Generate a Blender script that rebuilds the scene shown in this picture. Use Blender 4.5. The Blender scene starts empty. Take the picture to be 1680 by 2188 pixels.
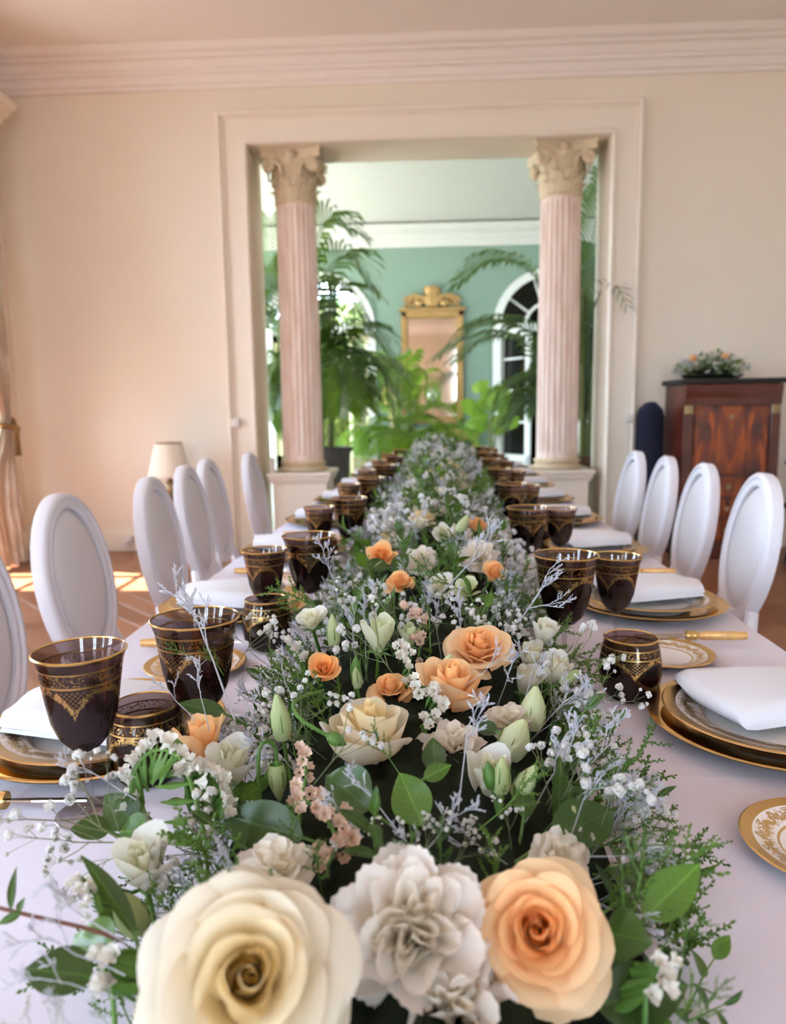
import bpy, math, random, re
import numpy as np
from mathutils import Vector, Matrix, Quaternion
PI = math.pi
random.seed(7)
S = bpy.context.scene
COL = S.collection

# ------------------------------------------------------------------ camera
F_PX, CX, CY = 1600.0, 840.0, 1094.0
ROT = Matrix(((0.99891858, 0.00719459, 0.04593385), (0.04454192, 0.13517235, -0.98982041), (-0.01333034, 0.99079598, 0.13470571)))
EYE = Vector((0, 0, 1.18))
cam_data = bpy.data.cameras.new('camera')
cam = bpy.data.objects.new('camera', cam_data)
COL.objects.link(cam)
cam.matrix_world = Matrix.Translation(EYE) @ ROT.to_4x4()
cam_data.sensor_fit = 'HORIZONTAL'
cam_data.sensor_width = 36.0
cam_data.lens = F_PX / 1680 * 36
cam_data.clip_start = 0.02
cam_data.dof.use_dof = True
cam_data.dof.focus_distance = 0.88
cam_data.dof.aperture_fstop = 6.6
S.camera = cam

# ------------------------------------------------------------------ sky, sun, exposure
SKY_STRENGTH, SUN_STRENGTH = 29.0, 115.0
world = bpy.data.worlds.new('sky')
S.world = world
world.use_nodes = True
wn = world.node_tree
wn.nodes['Background'].inputs[0].default_value = (0.62, 0.80, 1.0, 1)
wn.nodes['Background'].inputs[1].default_value = SKY_STRENGTH
sun_data = bpy.data.lights.new('sun', 'SUN')
sun_data.energy = SUN_STRENGTH
sun_data.angle = 0.01
sun_data.color = (1.0, 0.90, 0.76)
sun = bpy.data.objects.new('sun', sun_data)
COL.objects.link(sun)
sun.location = (-12, 2, 20)
sun.rotation_euler = Vector((0.50, 0.0, -0.866)).to_track_quat('-Z', 'Y').to_euler()
S.view_settings.view_transform = 'Standard'
S.view_settings.look = 'None'
S.view_settings.exposure = -0.15
S.view_settings.gamma = 1.0
S.view_settings.use_curve_mapping = False
S.cycles.max_bounces = 9
S.cycles.diffuse_bounces = 5
S.cycles.glossy_bounces = 4
S.cycles.transmission_bounces = 8
S.cycles.transparent_max_bounces = 12
S.cycles.caustics_reflective = False
S.cycles.caustics_refractive = False
S.cycles.sample_clamp_indirect = 4.0

# ------------------------------------------------------------------ measuring helpers: a pixel's sight line meets a plane
def sight(px, py):
    return ROT @ Vector(((px - CX) / F_PX, -(py - CY) / F_PX, -1.0))
def at_y(px, py, y):
    d = sight(px, py); return EYE + d * (y / d.y)
def at_z(px, py, z):
    d = sight(px, py); return EYE + d * ((z - EYE.z) / d.z)
YAW = math.radians(1.344)                    # the table runs a little to the right of the room's axis
CT, ST = math.cos(YAW), math.sin(YAW)
def T(u, v, z=0.75):                          # table coordinates to room coordinates
    return Vector((u * CT + v * ST, -u * ST + v * CT, z))
def UV(p):
    return p.x * CT - p.y * ST, p.x * ST + p.y * CT

# ------------------------------------------------------------------ mesh helpers
class MB:
    def __init__(self): self.v, self.f = [], []
    def add(self, v, f, M=None):
        o = len(self.v)
        self.v += [tuple(M @ Vector(p)) for p in v] if M is not None else [tuple(p) for p in v]
        self.f += [tuple(i + o for i in q) for q in f]
        return self
    def box(self, x0, y0, z0, x1, y1, z1, M=None):
        v = [(x, y, z) for z in (z0, z1) for y in (y0, y1) for x in (x0, x1)]
        return self.add(v, [(0, 2, 3, 1), (4, 5, 7, 6), (0, 1, 5, 4), (2, 6, 7, 3), (0, 4, 6, 2), (1, 3, 7, 5)], M)
    def bbox(self, x0, y0, z0, x1, y1, z1, b=0.004, M=None):   # box with a chamfer all round
        xs, ys, zs = (x0, x1), (y0, y1), (z0, z1)
        v, idx = [], {}
        for i in (0, 1):
            for j in (0, 1):
                for k in (0, 1):
                    sx, sy, sz = (b if i == 0 else -b), (b if j == 0 else -b), (b if k == 0 else -b)
                    for a in range(3):
                        p = [xs[i] + sx, ys[j] + sy, zs[k] + sz]
                        p[a] = (xs[i], ys[j], zs[k])[a]
                        idx[i, j, k, a] = len(v); v.append(tuple(p))
        f = []
        for a in range(3):
            for s in (0, 1):
                q = []
                for (p, r) in ((0, 0), (1, 0), (1, 1), (0, 1)):
                    c = [0, 0, 0]; c[a] = s; c[(a + 1) % 3] = p; c[(a + 2) % 3] = r
                    q.append(idx[c[0], c[1], c[2], a])
                f.append(tuple(q if s else q[::-1]))
            for p in (0, 1):
                for r in (0, 1):
                    c0 = [0, 0, 0]; c0[(a + 1) % 3] = p; c0[(a + 2) % 3] = r
                    c1 = list(c0); c1[a] = 1
                    m, n = (a + 1) % 3, (a + 2) % 3
                    q = [idx[(*c0, m)], idx[(*c1, m)], idx[(*c1, n)], idx[(*c0, n)]]
                    f.append(tuple(q if p == r else q[::-1]))
        for i in (0, 1):
            for j in (0, 1):
                for k in (0, 1):
                    q = [idx[i, j, k, a] for a in range(3)]
                    f.append(tuple(q if (i + j + k) % 2 else q[::-1]))
        return self.add(v, f, M)
    def tube(self, pts, r, n=6, cap=True, M=None):
        pts = [Vector(p) for p in pts]
        rs = r if isinstance(r, (list, tuple)) else [r] * len(pts)
        v, f = [], []
        a = None
        for i, p in enumerate(pts):
            t = (pts[min(i + 1, len(pts) - 1)] - pts[max(i - 1, 0)]).normalized()
            if a is None:
                a = t.orthogonal().normalized()
            else:
                a = (a - t * a.dot(t)).normalized() if (a - t * a.dot(t)).length > 1e-6 else t.orthogonal().normalized()
            b = t.cross(a)
            for k in range(n):
                c = 2 * PI * k / n
                v.append(p + (a * math.cos(c) + b * math.sin(c)) * rs[i])
        for i in range(len(pts) - 1):
            for k in range(n):
                k2 = (k + 1) % n
                f.append((i * n + k, i * n + k2, (i + 1) * n + k2, (i + 1) * n + k))
        if cap:
            f.append(tuple(range(n))[::-1]); f.append(tuple((len(pts) - 1) * n + k for k in range(n)))
        return self.add(v, f, M)
    def lathe(self, prof, n=24, M=None, sx=1, sy=1, rad=None):
        v, f = [], []
        for (r, z) in prof:
            for k in range(n):
                a = 2 * PI * k / n
                q = r * (rad(a, z) if rad else 1)
                v.append((q * math.cos(a) * sx, q * math.sin(a) * sy, z))
        for i in range(len(prof) - 1):
            for k in range(n):
                k2 = (k + 1) % n
                f.append((i * n + k, i * n + k2, (i + 1) * n + k2, (i + 1) * n + k))
        closed = prof[0] == prof[-1]
        if prof[0][0] > 1e-5 and not closed: f.append(tuple(range(n))[::-1])
        if prof[-1][0] > 1e-5 and not closed: f.append(tuple((len(prof) - 1) * n + k for k in range(n)))
        return self.add(v, f, M)
    def grid(self, fn, n, m, M=None, wrap=False):
        v = [fn(i / (n - 1), j / (m - 1)) for j in range(m) for i in range(n)]
        f = [(j * n + i, j * n + i + 1, (j + 1) * n + i + 1, (j + 1) * n + i) for j in range(m - 1) for i in range(n - 1)]
        return self.add(v, f, M)
    def ball(self, c, r, n=6, m=4, M=None):
        rx, ry, rz = r if isinstance(r, (tuple, list)) else (r, r, r)
        prof = [(math.sin(PI * j / m), -math.cos(PI * j / m)) for j in range(m + 1)]
        Q = Matrix.Translation(Vector(c)) @ Matrix.Diagonal((rx, ry, rz, 1))
        return self.lathe([(max(a, 0), b) for a, b in prof], n, M @ Q if M is not None else Q)
    def extrude(self, prof, axis_from, axis_to, right, up):     # profile (a,b) swept along a straight line
        A, B, R, U = Vector(axis_from), Vector(axis_to), Vector(right), Vector(up)
        n = len(prof)
        v = [A + R * a + U * b for a, b in prof] + [B + R * a + U * b for a, b in prof]
        f = [(i, (i + 1) % n, n + (i + 1) % n, n + i) for i in range(n)] + [tuple(range(n))[::-1], tuple(range(n, 2 * n))]
        return self.add(v, f)
    def prism(self, poly, z0, z1, M=None):
        n = len(poly)
        v = [(x, y, z0) for x, y in poly] + [(x, y, z1) for x, y in poly]
        f = [(i, (i + 1) % n, n + (i + 1) % n, n + i) for i in range(n)] + [tuple(range(n))[::-1], tuple(range(n, 2 * n))]
        return self.add(v, f, M)
    def mesh(self, name, mat, smooth=True, sharp=None):
        me = bpy.data.meshes.new(name)
        me.from_pydata(self.v, [], self.f)
        me.materials.append(mat)
        if smooth:
            me.polygons.foreach_set('use_smooth', [True] * len(me.polygons))
            if sharp: me.set_sharp_from_angle(angle=math.radians(sharp))
        me.update()
        return me

def obj(name, mb, mat, parent=None, loc=None, smooth=True, sharp=40):
    me = mb.mesh(name, mat, smooth, sharp) if isinstance(mb, MB) else mb
    o = bpy.data.objects.new(name, me)
    COL.objects.link(o)
    if parent is not None: o.parent = parent
    if loc is not None: o.location = loc
    return o
def tag(o, label=None, cat=None, group=None, kind=None):
    if label: o['label'] = label
    if cat: o['category'] = cat
    if group: o['group'] = group
    if kind: o['kind'] = kind
    return o
def thing(name, label, cat, loc=(0, 0, 0), rz=0, group=None):
    o = bpy.data.objects.new(name, None)
    o.empty_display_size = 0.05
    COL.objects.link(o)
    o.location = loc; o.rotation_euler = (0, 0, rz)
    return tag(o, label, cat, group)
def structure(name, mb, mat, parent=None, smooth=False, loc=None):
    o = obj(name, mb, mat, parent, loc, smooth)
    if parent is None: o['kind'] = 'structure'
    return o
KIDS = {}
def kids(o):
    return [c for c in o.children]
def dup(root, parent=None):
    c = root.copy(); COL.objects.link(c)
    if parent is not None:
        c.parent = parent
    if root.name not in KIDS: KIDS[root.name] = kids(root)
    for ch in KIDS[root.name]:
        dup(ch, c)
    return c
def frame_to(direction, roll=0.0):
    d = Vector(direction).normalized()
    return d.to_track_quat('Z', 'Y') @ Quaternion((0, 0, 1), roll)
class Proto:                                   # first placing uses the thing itself, later ones are copies of it and its parts
    def __init__(self, root): self.root, self.used = root, False
    def place(self, loc, direction=(0, 0, 1), roll=0.0, scale=1.0, label=None, group=None, cat=None):
        o = dup(self.root) if self.used else self.root
        self.used = True
        o.rotation_mode = 'QUATERNION'
        o.location = loc; o.rotation_quaternion = frame_to(direction, roll); o.scale = (scale,) * 3
        return tag(o, label, cat, group)

# ------------------------------------------------------------------ materials
def lin(c):
    return tuple((x / 12.92 if x <= 0.04045 else ((x + 0.055) / 1.055) ** 2.4) for x in (v / 255 for v in c))
class NT:
    def __init__(self, name):
        self.m = bpy.data.materials.new(name); self.m.use_nodes = True
        self.t = self.m.node_tree; self.t.nodes.clear()
        self.out = self.n('ShaderNodeOutputMaterial')
    def n(self, typ, **kw):
        x = self.t.nodes.new(typ)
        for k, v in kw.items(): setattr(x, k, v)
        return x
    def put(self, sock, v):
        if v is None: return
        if hasattr(v, 'is_output') or isinstance(v, bpy.types.NodeSocket): self.t.links.new(v, sock)
        elif isinstance(v, (tuple, list)) and len(v) == 3 and sock.type == 'RGBA': sock.default_value = (*v, 1)
        else: sock.default_value = v
    def math(self, op, a, b=None, c=None, clamp=False):
        x = self.n('ShaderNodeMath', operation=op, use_clamp=clamp)
        for i, v in enumerate((a, b, c)): self.put(x.inputs[i], v)
        return x.outputs[0]
    def mix(self, fac, a, b, blend='MIX'):
        x = self.n('ShaderNodeMix', data_type='RGBA', blend_type=blend)
        self.put(x.inputs[0], fac); self.put(x.inputs[6], a); self.put(x.inputs[7], b)
        return x.outputs[2]
    def coords(self, kind='Object'):
        return self.n('ShaderNodeTexCoord').outputs[kind]
    def xyz(self, kind='Object'):
        s = self.n('ShaderNodeSeparateXYZ'); self.t.links.new(self.coords(kind), s.inputs[0]); return s.outputs
    def noise(self, scale, detail=3, vec=None, rough=0.5, dist=0.0):
        x = self.n('ShaderNodeTexNoise'); self.put(x.inputs['Vector'], vec if vec is not None else self.coords())
        x.inputs['Scale'].default_value = scale; x.inputs['Detail'].default_value = detail
        x.inputs['Roughness'].default_value = rough; x.inputs['Distortion'].default_value = dist
        return x.outputs[0]
    def ramp(self, fac, stops):
        x = self.n('ShaderNodeValToRGB'); self.put(x.inputs[0], fac)
        e = x.color_ramp.elements
        while len(e) < len(stops): e.new(0.5)
        for el, (p, c) in zip(e, stops):
            el.position = p; el.color = (*c, 1) if len(c) == 3 else c
        return x.outputs[0]
    def step(self, lo, hi, v):
        x = self.n('ShaderNodeMapRange', clamp=True, interpolation_type='SMOOTHSTEP')
        self.put(x.inputs[0], v); self.put(x.inputs[1], lo); self.put(x.inputs[2], hi)
        return x.outputs[0]
    def rand(self):
        return self.n('ShaderNodeObjectInfo').outputs['Random']
    def bump(self, h, strength=0.3, dist=0.002):
        x = self.n('ShaderNodeBump'); self.put(x.inputs['Height'], h)
        x.inputs['Strength'].default_value = strength; x.inputs['Distance'].default_value = dist
        return x.outputs[0]
    def bsdf(self, color, rough=0.5, metal=0.0, normal=None, spec=0.5, coat=0.0, sheen=0.0):
        x = self.n('ShaderNodeBsdfPrincipled')
        self.put(x.inputs['Base Color'], color); self.put(x.inputs['Roughness'], rough); self.put(x.inputs['Metallic'], metal)
        self.put(x.inputs['Specular IOR Level'], spec); self.put(x.inputs['Coat Weight'], coat); self.put(x.inputs['Sheen Weight'], sheen)
        if normal is not None: self.put(x.inputs['Normal'], normal)
        return x.outputs[0]
    def mixs(self, fac, a, b):
        x = self.n('ShaderNodeMixShader'); self.put(x.inputs[0], fac); self.put(x.inputs[1], a); self.put(x.inputs[2], b)
        return x.outputs[0]
    def done(self, s):
        self.t.links.new(s, self.out.inputs[0]); return self.m

def paint(name, c, rough=0.6, var=0.04, scale=3.0, bump=0.0, spec=0.3, metal=0.0):
    k = NT(name); c = lin(c)
    col = k.mix(k.noise(scale, 4), tuple(x * (1 - var) for x in c), tuple(min(1, x * (1 + var)) for x in c))
    nb = k.bump(k.noise(scale * 40, 2), bump) if bump else None
    return k.done(k.bsdf(col, rough, metal, nb, spec))
def petal_mat(name, inner, outer, trans=0.35, rmax=0.045, vein=0.0, hue=0.0):
    k = NT(name)
    x, y, z = k.xyz()
    r = k.math('SQRT', k.math('ADD', k.math('MULTIPLY', x, x), k.math('MULTIPLY', y, y)))
    col = k.mix(k.step(rmax * 0.1, rmax, r), lin(inner), lin(outer))
    col = k.mix(k.math('MULTIPLY', k.noise(60, 3), 0.25), col, tuple(c * 0.82 for c in lin(outer)))
    if hue:
        col = k.mix(k.math('MULTIPLY', k.rand(), hue), col, lin(inner))
    ba = k.bsdf(col, 0.55, 0, k.bump(k.noise(140, 2), 0.12, 0.001), 0.25)
    tr = k.n('ShaderNodeBsdfTranslucent'); k.put(tr.inputs[0], col)
    return k.done(k.mixs(trans, ba, tr.outputs[0]))
def green_mat(name, c1, c2, rough=0.4, trans=0.2, spec=0.5, noise=30):
    k = NT(name)
    col = k.mix(k.rand(), lin(c1), lin(c2))
    col = k.mix(k.math('MULTIPLY', k.noise(noise, 2), 0.5), col, tuple(x * 0.6 for x in lin(c1)))
    ba = k.bsdf(col, rough, 0, None, spec)
    tr = k.n('ShaderNodeBsdfTranslucent'); k.put(tr.inputs[0], k.mix(0.4, col, lin((150, 190, 40))))
    return k.done(k.mixs(trans, ba, tr.outputs[0]))
def leaf_mat(name, c1, c2, trans=0.18):
    k = NT(name)
    x, y, z = k.xyz()
    ax = k.math('ABSOLUTE', x)
    col = k.mix(k.rand(), lin(c1), lin(c2))
    mid = k.math('SUBTRACT', 1.0, k.step(0.0004, 0.0011, ax))
    side = k.math('SINE', k.math('MULTIPLY', k.math('SUBTRACT', y, k.math('MULTIPLY', ax, 0.8)), 900))
    side = k.math('MULTIPLY', k.step(0.93, 1.0, side), 0.3)
    col = k.mix(k.math('MAXIMUM', k.math('MULTIPLY', mid, 0.55), side), col, tuple(min(1, a * 2.2 + 0.02) for a in lin(c2)))
    col = k.mix(k.math('MULTIPLY', k.noise(40, 3), 0.4), col, tuple(a * 0.55 for a in lin(c1)))
    ba = k.bsdf(col, 0.33, 0, k.bump(k.math('ADD', side, k.math('MULTIPLY', mid, -1.0)), 0.25, 0.0008), 0.45)
    tr = k.n('ShaderNodeBsdfTranslucent'); k.put(tr.inputs[0], k.mix(0.5, col, lin((140, 180, 40))))
    return k.done(k.mixs(trans, ba, tr.outputs[0]))
def thin_glass(name, tint=(1, 1, 1)):
    k = NT(name)
    tr = k.n('ShaderNodeBsdfTransparent'); k.put(tr.inputs[0], tint)
    gl = k.n('ShaderNodeBsdfGlossy'); gl.inputs['Roughness'].default_value = 0.02
    lw = k.n('ShaderNodeLayerWeight')
    fac = k.math('ADD', 0.04, k.math('MULTIPLY', k.math('POWER', lw.outputs['Facing'], 4.0), 0.5))
    return k.done(k.mixs(fac, tr.outputs[0], gl.outputs[0]))

M = {}
M['wall'] = paint('cream_wall_paint', (239, 229, 212), 0.7, 0.03, 1.2, 0.03)
M['trim'] = paint('cream_trim_paint', (241, 232, 216), 0.45, 0.02, 2, 0, 0.4)
M['ceiling'] = paint('white_ceiling_paint', (248, 242, 236), 0.8, 0.015, 1)
M['white_trim'] = paint('white_trim_paint', (240, 238, 230), 0.5, 0.02, 2)
M['green_wall'] = paint('sea_green_wall_paint', (98, 117, 102), 0.7, 0.04, 1.0)
M['stone'] = paint('carved_stone', (210, 193, 162), 0.75, 0.16, 14, 0.2)
M['chair_frame'] = paint('white_lacquer', (236, 236, 244), 0.38, 0.01, 5, 0, 0.45)
M['chair_pad'] = paint('white_leatherette', (230, 228, 232), 0.36, 0.015, 8, 0.05, 0.5)
M['gold'] = paint('gilt_metal', (206, 174, 112), 0.22, 0.08, 30, 0, 0.5, 1.0)
M['gilt'] = paint('aged_gilt_wood', (140, 110, 66), 0.5, 0.3, 20, 0.2, 0.4, 0.55)
M['steel'] = paint('polished_steel', (200, 198, 190), 0.15, 0.03, 20, 0, 0.5, 1.0)
M['brass'] = paint('dull_brass', (150, 130, 96), 0.4, 0.2, 20, 0, 0.4, 0.8)
M['dark'] = paint('dark_paint_and_shade', (22, 20, 20), 0.6, 0.2, 5)
M['black_metal'] = paint('black_metal', (18, 18, 20), 0.4, 0.1, 5)
M['navy'] = paint('navy_velvet', (20, 24, 44), 0.85, 0.3, 30)
M['plaster_white'] = paint('white_plastic', (235, 230, 222), 0.4, 0.01, 5)
M['shade'] = paint('pleated_ivory_silk', (244, 236, 220), 0.8, 0.03, 20)
M['glass_pane'] = thin_glass('window_glass')
M['moss'] = paint('moss_and_gap_shade', (20, 26, 14), 0.95, 0.5, 60, 0.4, 0.1)
M['stem'] = green_mat('green_stem', (70, 110, 40), (95, 135, 55), 0.5, 0.05)
M['bud'] = green_mat('pale_green_bud', (190, 205, 140), (214, 224, 176), 0.5, 0.25, 0.3)
M['leaf'] = leaf_mat('glossy_dark_leaf', (26, 50, 15), (46, 78, 24))
M['leaf_light'] = leaf_mat('bright_leaf', (54, 86, 26), (78, 114, 38), 0.2)
M['evergreen'] = green_mat('evergreen_tips', (52, 84, 22), (98, 132, 42), 0.5, 0.2, 0.35, 60)
M['silver'] = paint('silvery_dry_twig', (176, 176, 184), 0.6, 0.15, 60, 0, 0.3)
M['silver_bud'] = paint('silvery_dry_bud', (206, 208, 218), 0.6, 0.2, 80, 0, 0.4)
M['gyp'] = petal_mat('baby_breath_white', (250, 250, 246), (250, 250, 250), 0.3, 0.01)
M['gyp_stem'] = green_mat('thin_grey_green_stem', (104, 116, 78), (128, 132, 96), 0.6, 0.05)
M['cream'] = petal_mat('cream_rose_petal', (250, 230, 172), (254, 248, 230), 0.42, 0.05)  # buff heart, with amber added to colour the shade between petals
M['peach'] = petal_mat('peach_rose_petal', (252, 196, 130), (253, 226, 184), 0.40, 0.05)
M['orange'] = petal_mat('orange_rose_petal', (251, 176, 100), (253, 214, 160), 0.30, 0.04)
M['ivory'] = petal_mat('white_lisianthus_petal', (246, 246, 214), (252, 251, 246), 0.32, 0.03)
M['greenish'] = petal_mat('greenish_white_petal', (226, 236, 180), (246, 248, 224), 0.32, 0.03)
M['white'] = petal_mat('white_carnation_petal', (252, 246, 230), (254, 249, 242), 0.42, 0.04)
M['statice'] = petal_mat('white_statice', (248, 246, 236), (252, 251, 248), 0.3, 0.02)
M['dried_pink'] = petal_mat('dried_peach_statice', (232, 204, 184), (244, 226, 212), 0.25, 0.02, hue=0.5)
M['brown_stem'] = paint('brown_twig', (92, 54, 40), 0.6, 0.2, 40)

# ------------------------------------------------------------------ special surface materials
def parquet_mat():
    k = NT('oak_parquet')
    x, y, z = k.xyz()
    n = k.n('ShaderNodeTexNoise'); n.inputs['Scale'].default_value = 1.0; n.inputs['Detail'].default_value = 6
    cb = k.n('ShaderNodeCombineXYZ'); k.put(cb.inputs[0], k.math('MULTIPLY', x, 5)); k.put(cb.inputs[1], k.math('MULTIPLY', y, 70)); k.put(cb.inputs[2], k.math('MULTIPLY', k.rand(), 50))
    k.put(n.inputs['Vector'], cb.outputs[0])
    base = k.mix(k.rand(), lin((120, 74, 52)), lin((158, 108, 80)))
    col = k.mix(k.math('MULTIPLY', n.outputs[0], 0.7), base, lin((92, 54, 38)))
    return k.done(k.bsdf(col, 0.3, 0, k.bump(n.outputs[0], 0.08, 0.001), 0.45))
def mahogany_mat():
    k = NT('flame_mahogany')
    x, y, z = k.xyz()
    # flame figure: the grain sweeps up towards the middle of the panel
    w = k.n('ShaderNodeTexNoise'); w.inputs['Scale'].default_value = 1; w.inputs['Detail'].default_value = 5; w.inputs['Distortion'].default_value = 0.8
    cb = k.n('ShaderNodeCombineXYZ'); k.put(cb.inputs[0], k.math('MULTIPLY', k.math('ABSOLUTE', x), 14)); k.put(cb.inputs[1], y)
    k.put(cb.inputs[2], k.math('MULTIPLY', k.math('SUBTRACT', z, k.math('MULTIPLY', k.math('ABSOLUTE', x), 1.2)), 3.2))
    k.put(w.inputs['Vector'], cb.outputs[0])
    col = k.ramp(w.outputs[0], [(0.3, lin((40, 12, 6))), (0.5, lin((96, 36, 14))), (0.66, lin((160, 78, 28))), (0.8, lin((90, 34, 14)))])
    return k.done(k.bsdf(col, 0.22, 0, None, 0.5, 0.3))
def dark_mahogany_mat():
    k = NT('dark_mahogany')
    col = k.mix(k.noise(6, 5), lin((38, 14, 10)), lin((92, 38, 26)))
    return k.done(k.bsdf(col, 0.25, 0, None, 0.5, 0.2))
def column_mat():
    k = NT('worn_pink_marble')
    x, y, z = k.xyz()
    cb = k.n('ShaderNodeCombineXYZ'); k.put(cb.inputs[0], k.math('MULTIPLY', x, 6)); k.put(cb.inputs[1], k.math('MULTIPLY', y, 6)); k.put(cb.inputs[2], k.math('MULTIPLY', z, 0.9))
    col = k.ramp(k.noise(3, 5, cb.outputs[0]), [(0.3, lin((218, 192, 174))), (0.55, lin((240, 222, 210))), (0.8, lin((248, 238, 230)))])
    return k.done(k.bsdf(col, 0.5, 0, None, 0.35))
def curtain_mat():
    k = NT('silver_beige_silk')
    col = k.mix(k.noise(20, 4), lin((196, 178, 154)), lin((226, 212, 190)))
    return k.done(k.bsdf(col, 0.38, 0.15, k.bump(k.noise(160, 2), 0.1), 0.5, 0, 0.4))
def mirror_mat():
    k = NT('old_mirror_glass')
    col = k.mix(k.noise(3, 4), lin((214, 196, 176)), lin((236, 222, 204)))
    return k.done(k.bsdf(col, 0.06, 1.0))
def foliage_far_mat():
    k = NT('garden_foliage')
    col = k.mix(k.noise(2.5, 4), lin((44, 58, 20)), lin((84, 98, 38)))
    col = k.mix(k.math('MULTIPLY', k.rand(), 0.4), col, lin((40, 66, 30)))
    return k.done(k.bsdf(col, 0.6, 0, None, 0.2))
M['parquet'] = parquet_mat(); M['flame'] = mahogany_mat(); M['mahogany'] = dark_mahogany_mat()
M['marble'] = column_mat(); M['silk'] = curtain_mat(); M['mirror'] = mirror_mat(); M['garden'] = foliage_far_mat()
M['subfloor'] = paint('dark_joint', (40, 24, 18), 0.8, 0.1, 5)
M['paving'] = paint('bounce_paving', (234, 234, 236), 0.9, 0.1, 2)  # unseen ground outside, whitened to bounce light in through the windows
M['bounce_floor'] = paint('light_bounce_floor', (236, 234, 228), 0.35, 0.05, 2)  # unseen floor, made pale to throw light up to the ceiling
M['sunlit_door'] = paint('sunlit_door_cream', (246, 236, 190), 0.45, 0.03, 3)  # the yellow puts the sun on the garden door into its colour
M['terracotta'] = paint('dark_planter', (52, 46, 44), 0.6, 0.2, 6)
M['planter_brown'] = paint('brown_planter', (78, 50, 38), 0.55, 0.2, 6)
M['palm'] = green_mat('palm_leaflet', (26, 50, 16), (52, 84, 26), 0.45, 0.2, 0.5, 4)
M['palm_light'] = green_mat('yellow_green_palm_leaflet', (92, 126, 32), (128, 158, 50), 0.45, 0.35, 0.4, 4)  # leaflets of a brighter yellow-green than the tall palms
M['palm_stem'] = green_mat('palm_cane', (70, 82, 30), (110, 112, 44), 0.5, 0.0)
k = NT('orange_lamp_globe'); e = k.n('ShaderNodeEmission'); e.inputs[0].default_value = (*lin((240, 150, 30)), 1); e.inputs[1].default_value = 0.9
M['globe'] = k.done(e.outputs[0])
M['amber_shade'] = paint('amber_lamp_shade', (240, 200, 120), 0.8, 0.05, 6)

# ------------------------------------------------------------------ room shell
XL, XR, YB, YF, ZC, TH = -3.5, 3.6, 6.333, -4.5, 3.98, 0.48
OX0, OX1, OZ = -1.433, 1.475, 3.31            # the opening between the two rooms
GY, GX0, GX1, GZ = 12.38, -4.6, 5.0, 4.08     # the green room beyond
WZ0, WZ1 = 0.12, 3.45
WINS = [(4.78, 5.76), (2.12, 3.10), (-1.5, -0.52), (-3.6, -2.62)]
WZ0, WZ1 = 0.12, 3.45
b = MB()
b.box(XL - 0.4, YB, 0, OX0, YB + TH, GZ).box(OX1, YB, 0, XR + 0.4, YB + TH, GZ).box(OX0, YB, OZ, OX1, YB + TH, GZ)
structure('wall_back', b, M['wall'])
b = MB(); ys = [YF]
for a, c in sorted(WINS): ys += [a, c]
ys.append(YB)
for i in range(0, len(ys), 2): b.box(XL - 0.36, ys[i], 0, XL, ys[i + 1], ZC)
for a, c in WINS: b.box(XL - 0.36, a, WZ1, XL, c, ZC).box(XL - 0.36, a, 0, XL, c, WZ0)
structure('wall_left', b, M['wall'])
structure('wall_right', MB().box(XR, YF, 0, XR + 0.3, YB, ZC), M['wall'])
b = MB(); fx = [XL - 0.36, -2.4, -1.4, 1.1, 2.1, XR + 0.3]
for i in (0, 2, 4): b.box(fx[i], YF - 0.3, 0, fx[i + 1], YF, ZC)
for i in (1, 3): b.box(fx[i], YF - 0.3, WZ1, fx[i + 1], YF, ZC).box(fx[i], YF - 0.3, 0, fx[i + 1], YF, 0.3)
structure('wall_front', b, M['wall'])
structure('ceiling', MB().box(XL - 0.36, YF - 0.3, ZC, XR + 0.3, YB, ZC + 0.15), M['ceiling'])
# windows of the left wall: frame, muntins, panes
for n, (a, c) in enumerate(WINS):
    w = bpy.data.objects.new('window_%d' % (n + 1), None); COL.objects.link(w); w['kind'] = 'structure'
    x = XL - 0.24
    fb = MB().box(x, a, WZ0, x + 0.07, a + 0.07, WZ1).box(x, c - 0.07, WZ0, x + 0.07, c, WZ1).box(x, a, WZ1 - 0.07, x + 0.07, c, WZ1).box(x, a, WZ0, x + 0.07, c, WZ0 + 0.25)
    obj('window_frame', fb, M['white_trim'], w, smooth=False)
    mid = (a + c) / 2
    obj('meeting_stile', MB().box(x, mid - 0.045, WZ0, x + 0.06, mid + 0.045, WZ1), M['white_trim'], w, smooth=False)
    for r in range(1, 5):
        zz = WZ0 + 0.25 + (WZ1 - WZ0 - 0.32) * r / 5
        obj('glazing_bar', MB().box(x + 0.01, a, zz - 0.015, x + 0.05, c, zz + 0.015), M['white_trim'], w, smooth=False)
    obj('pane', MB().box(x + 0.03, a + 0.05, WZ0 + 0.2, x + 0.036, c - 0.05, WZ1 - 0.05), M['glass_pane'], w, smooth=False)
    obj('architrave', MB().box(XL, a - 0.14, 0, XL + 0.03, a, WZ1 + 0.14).box(XL, c, 0, XL + 0.03, c + 0.14, WZ1 + 0.14).box(XL, a, WZ1, XL + 0.03, c, WZ1 + 0.14), M['trim'], w, smooth=False)
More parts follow.
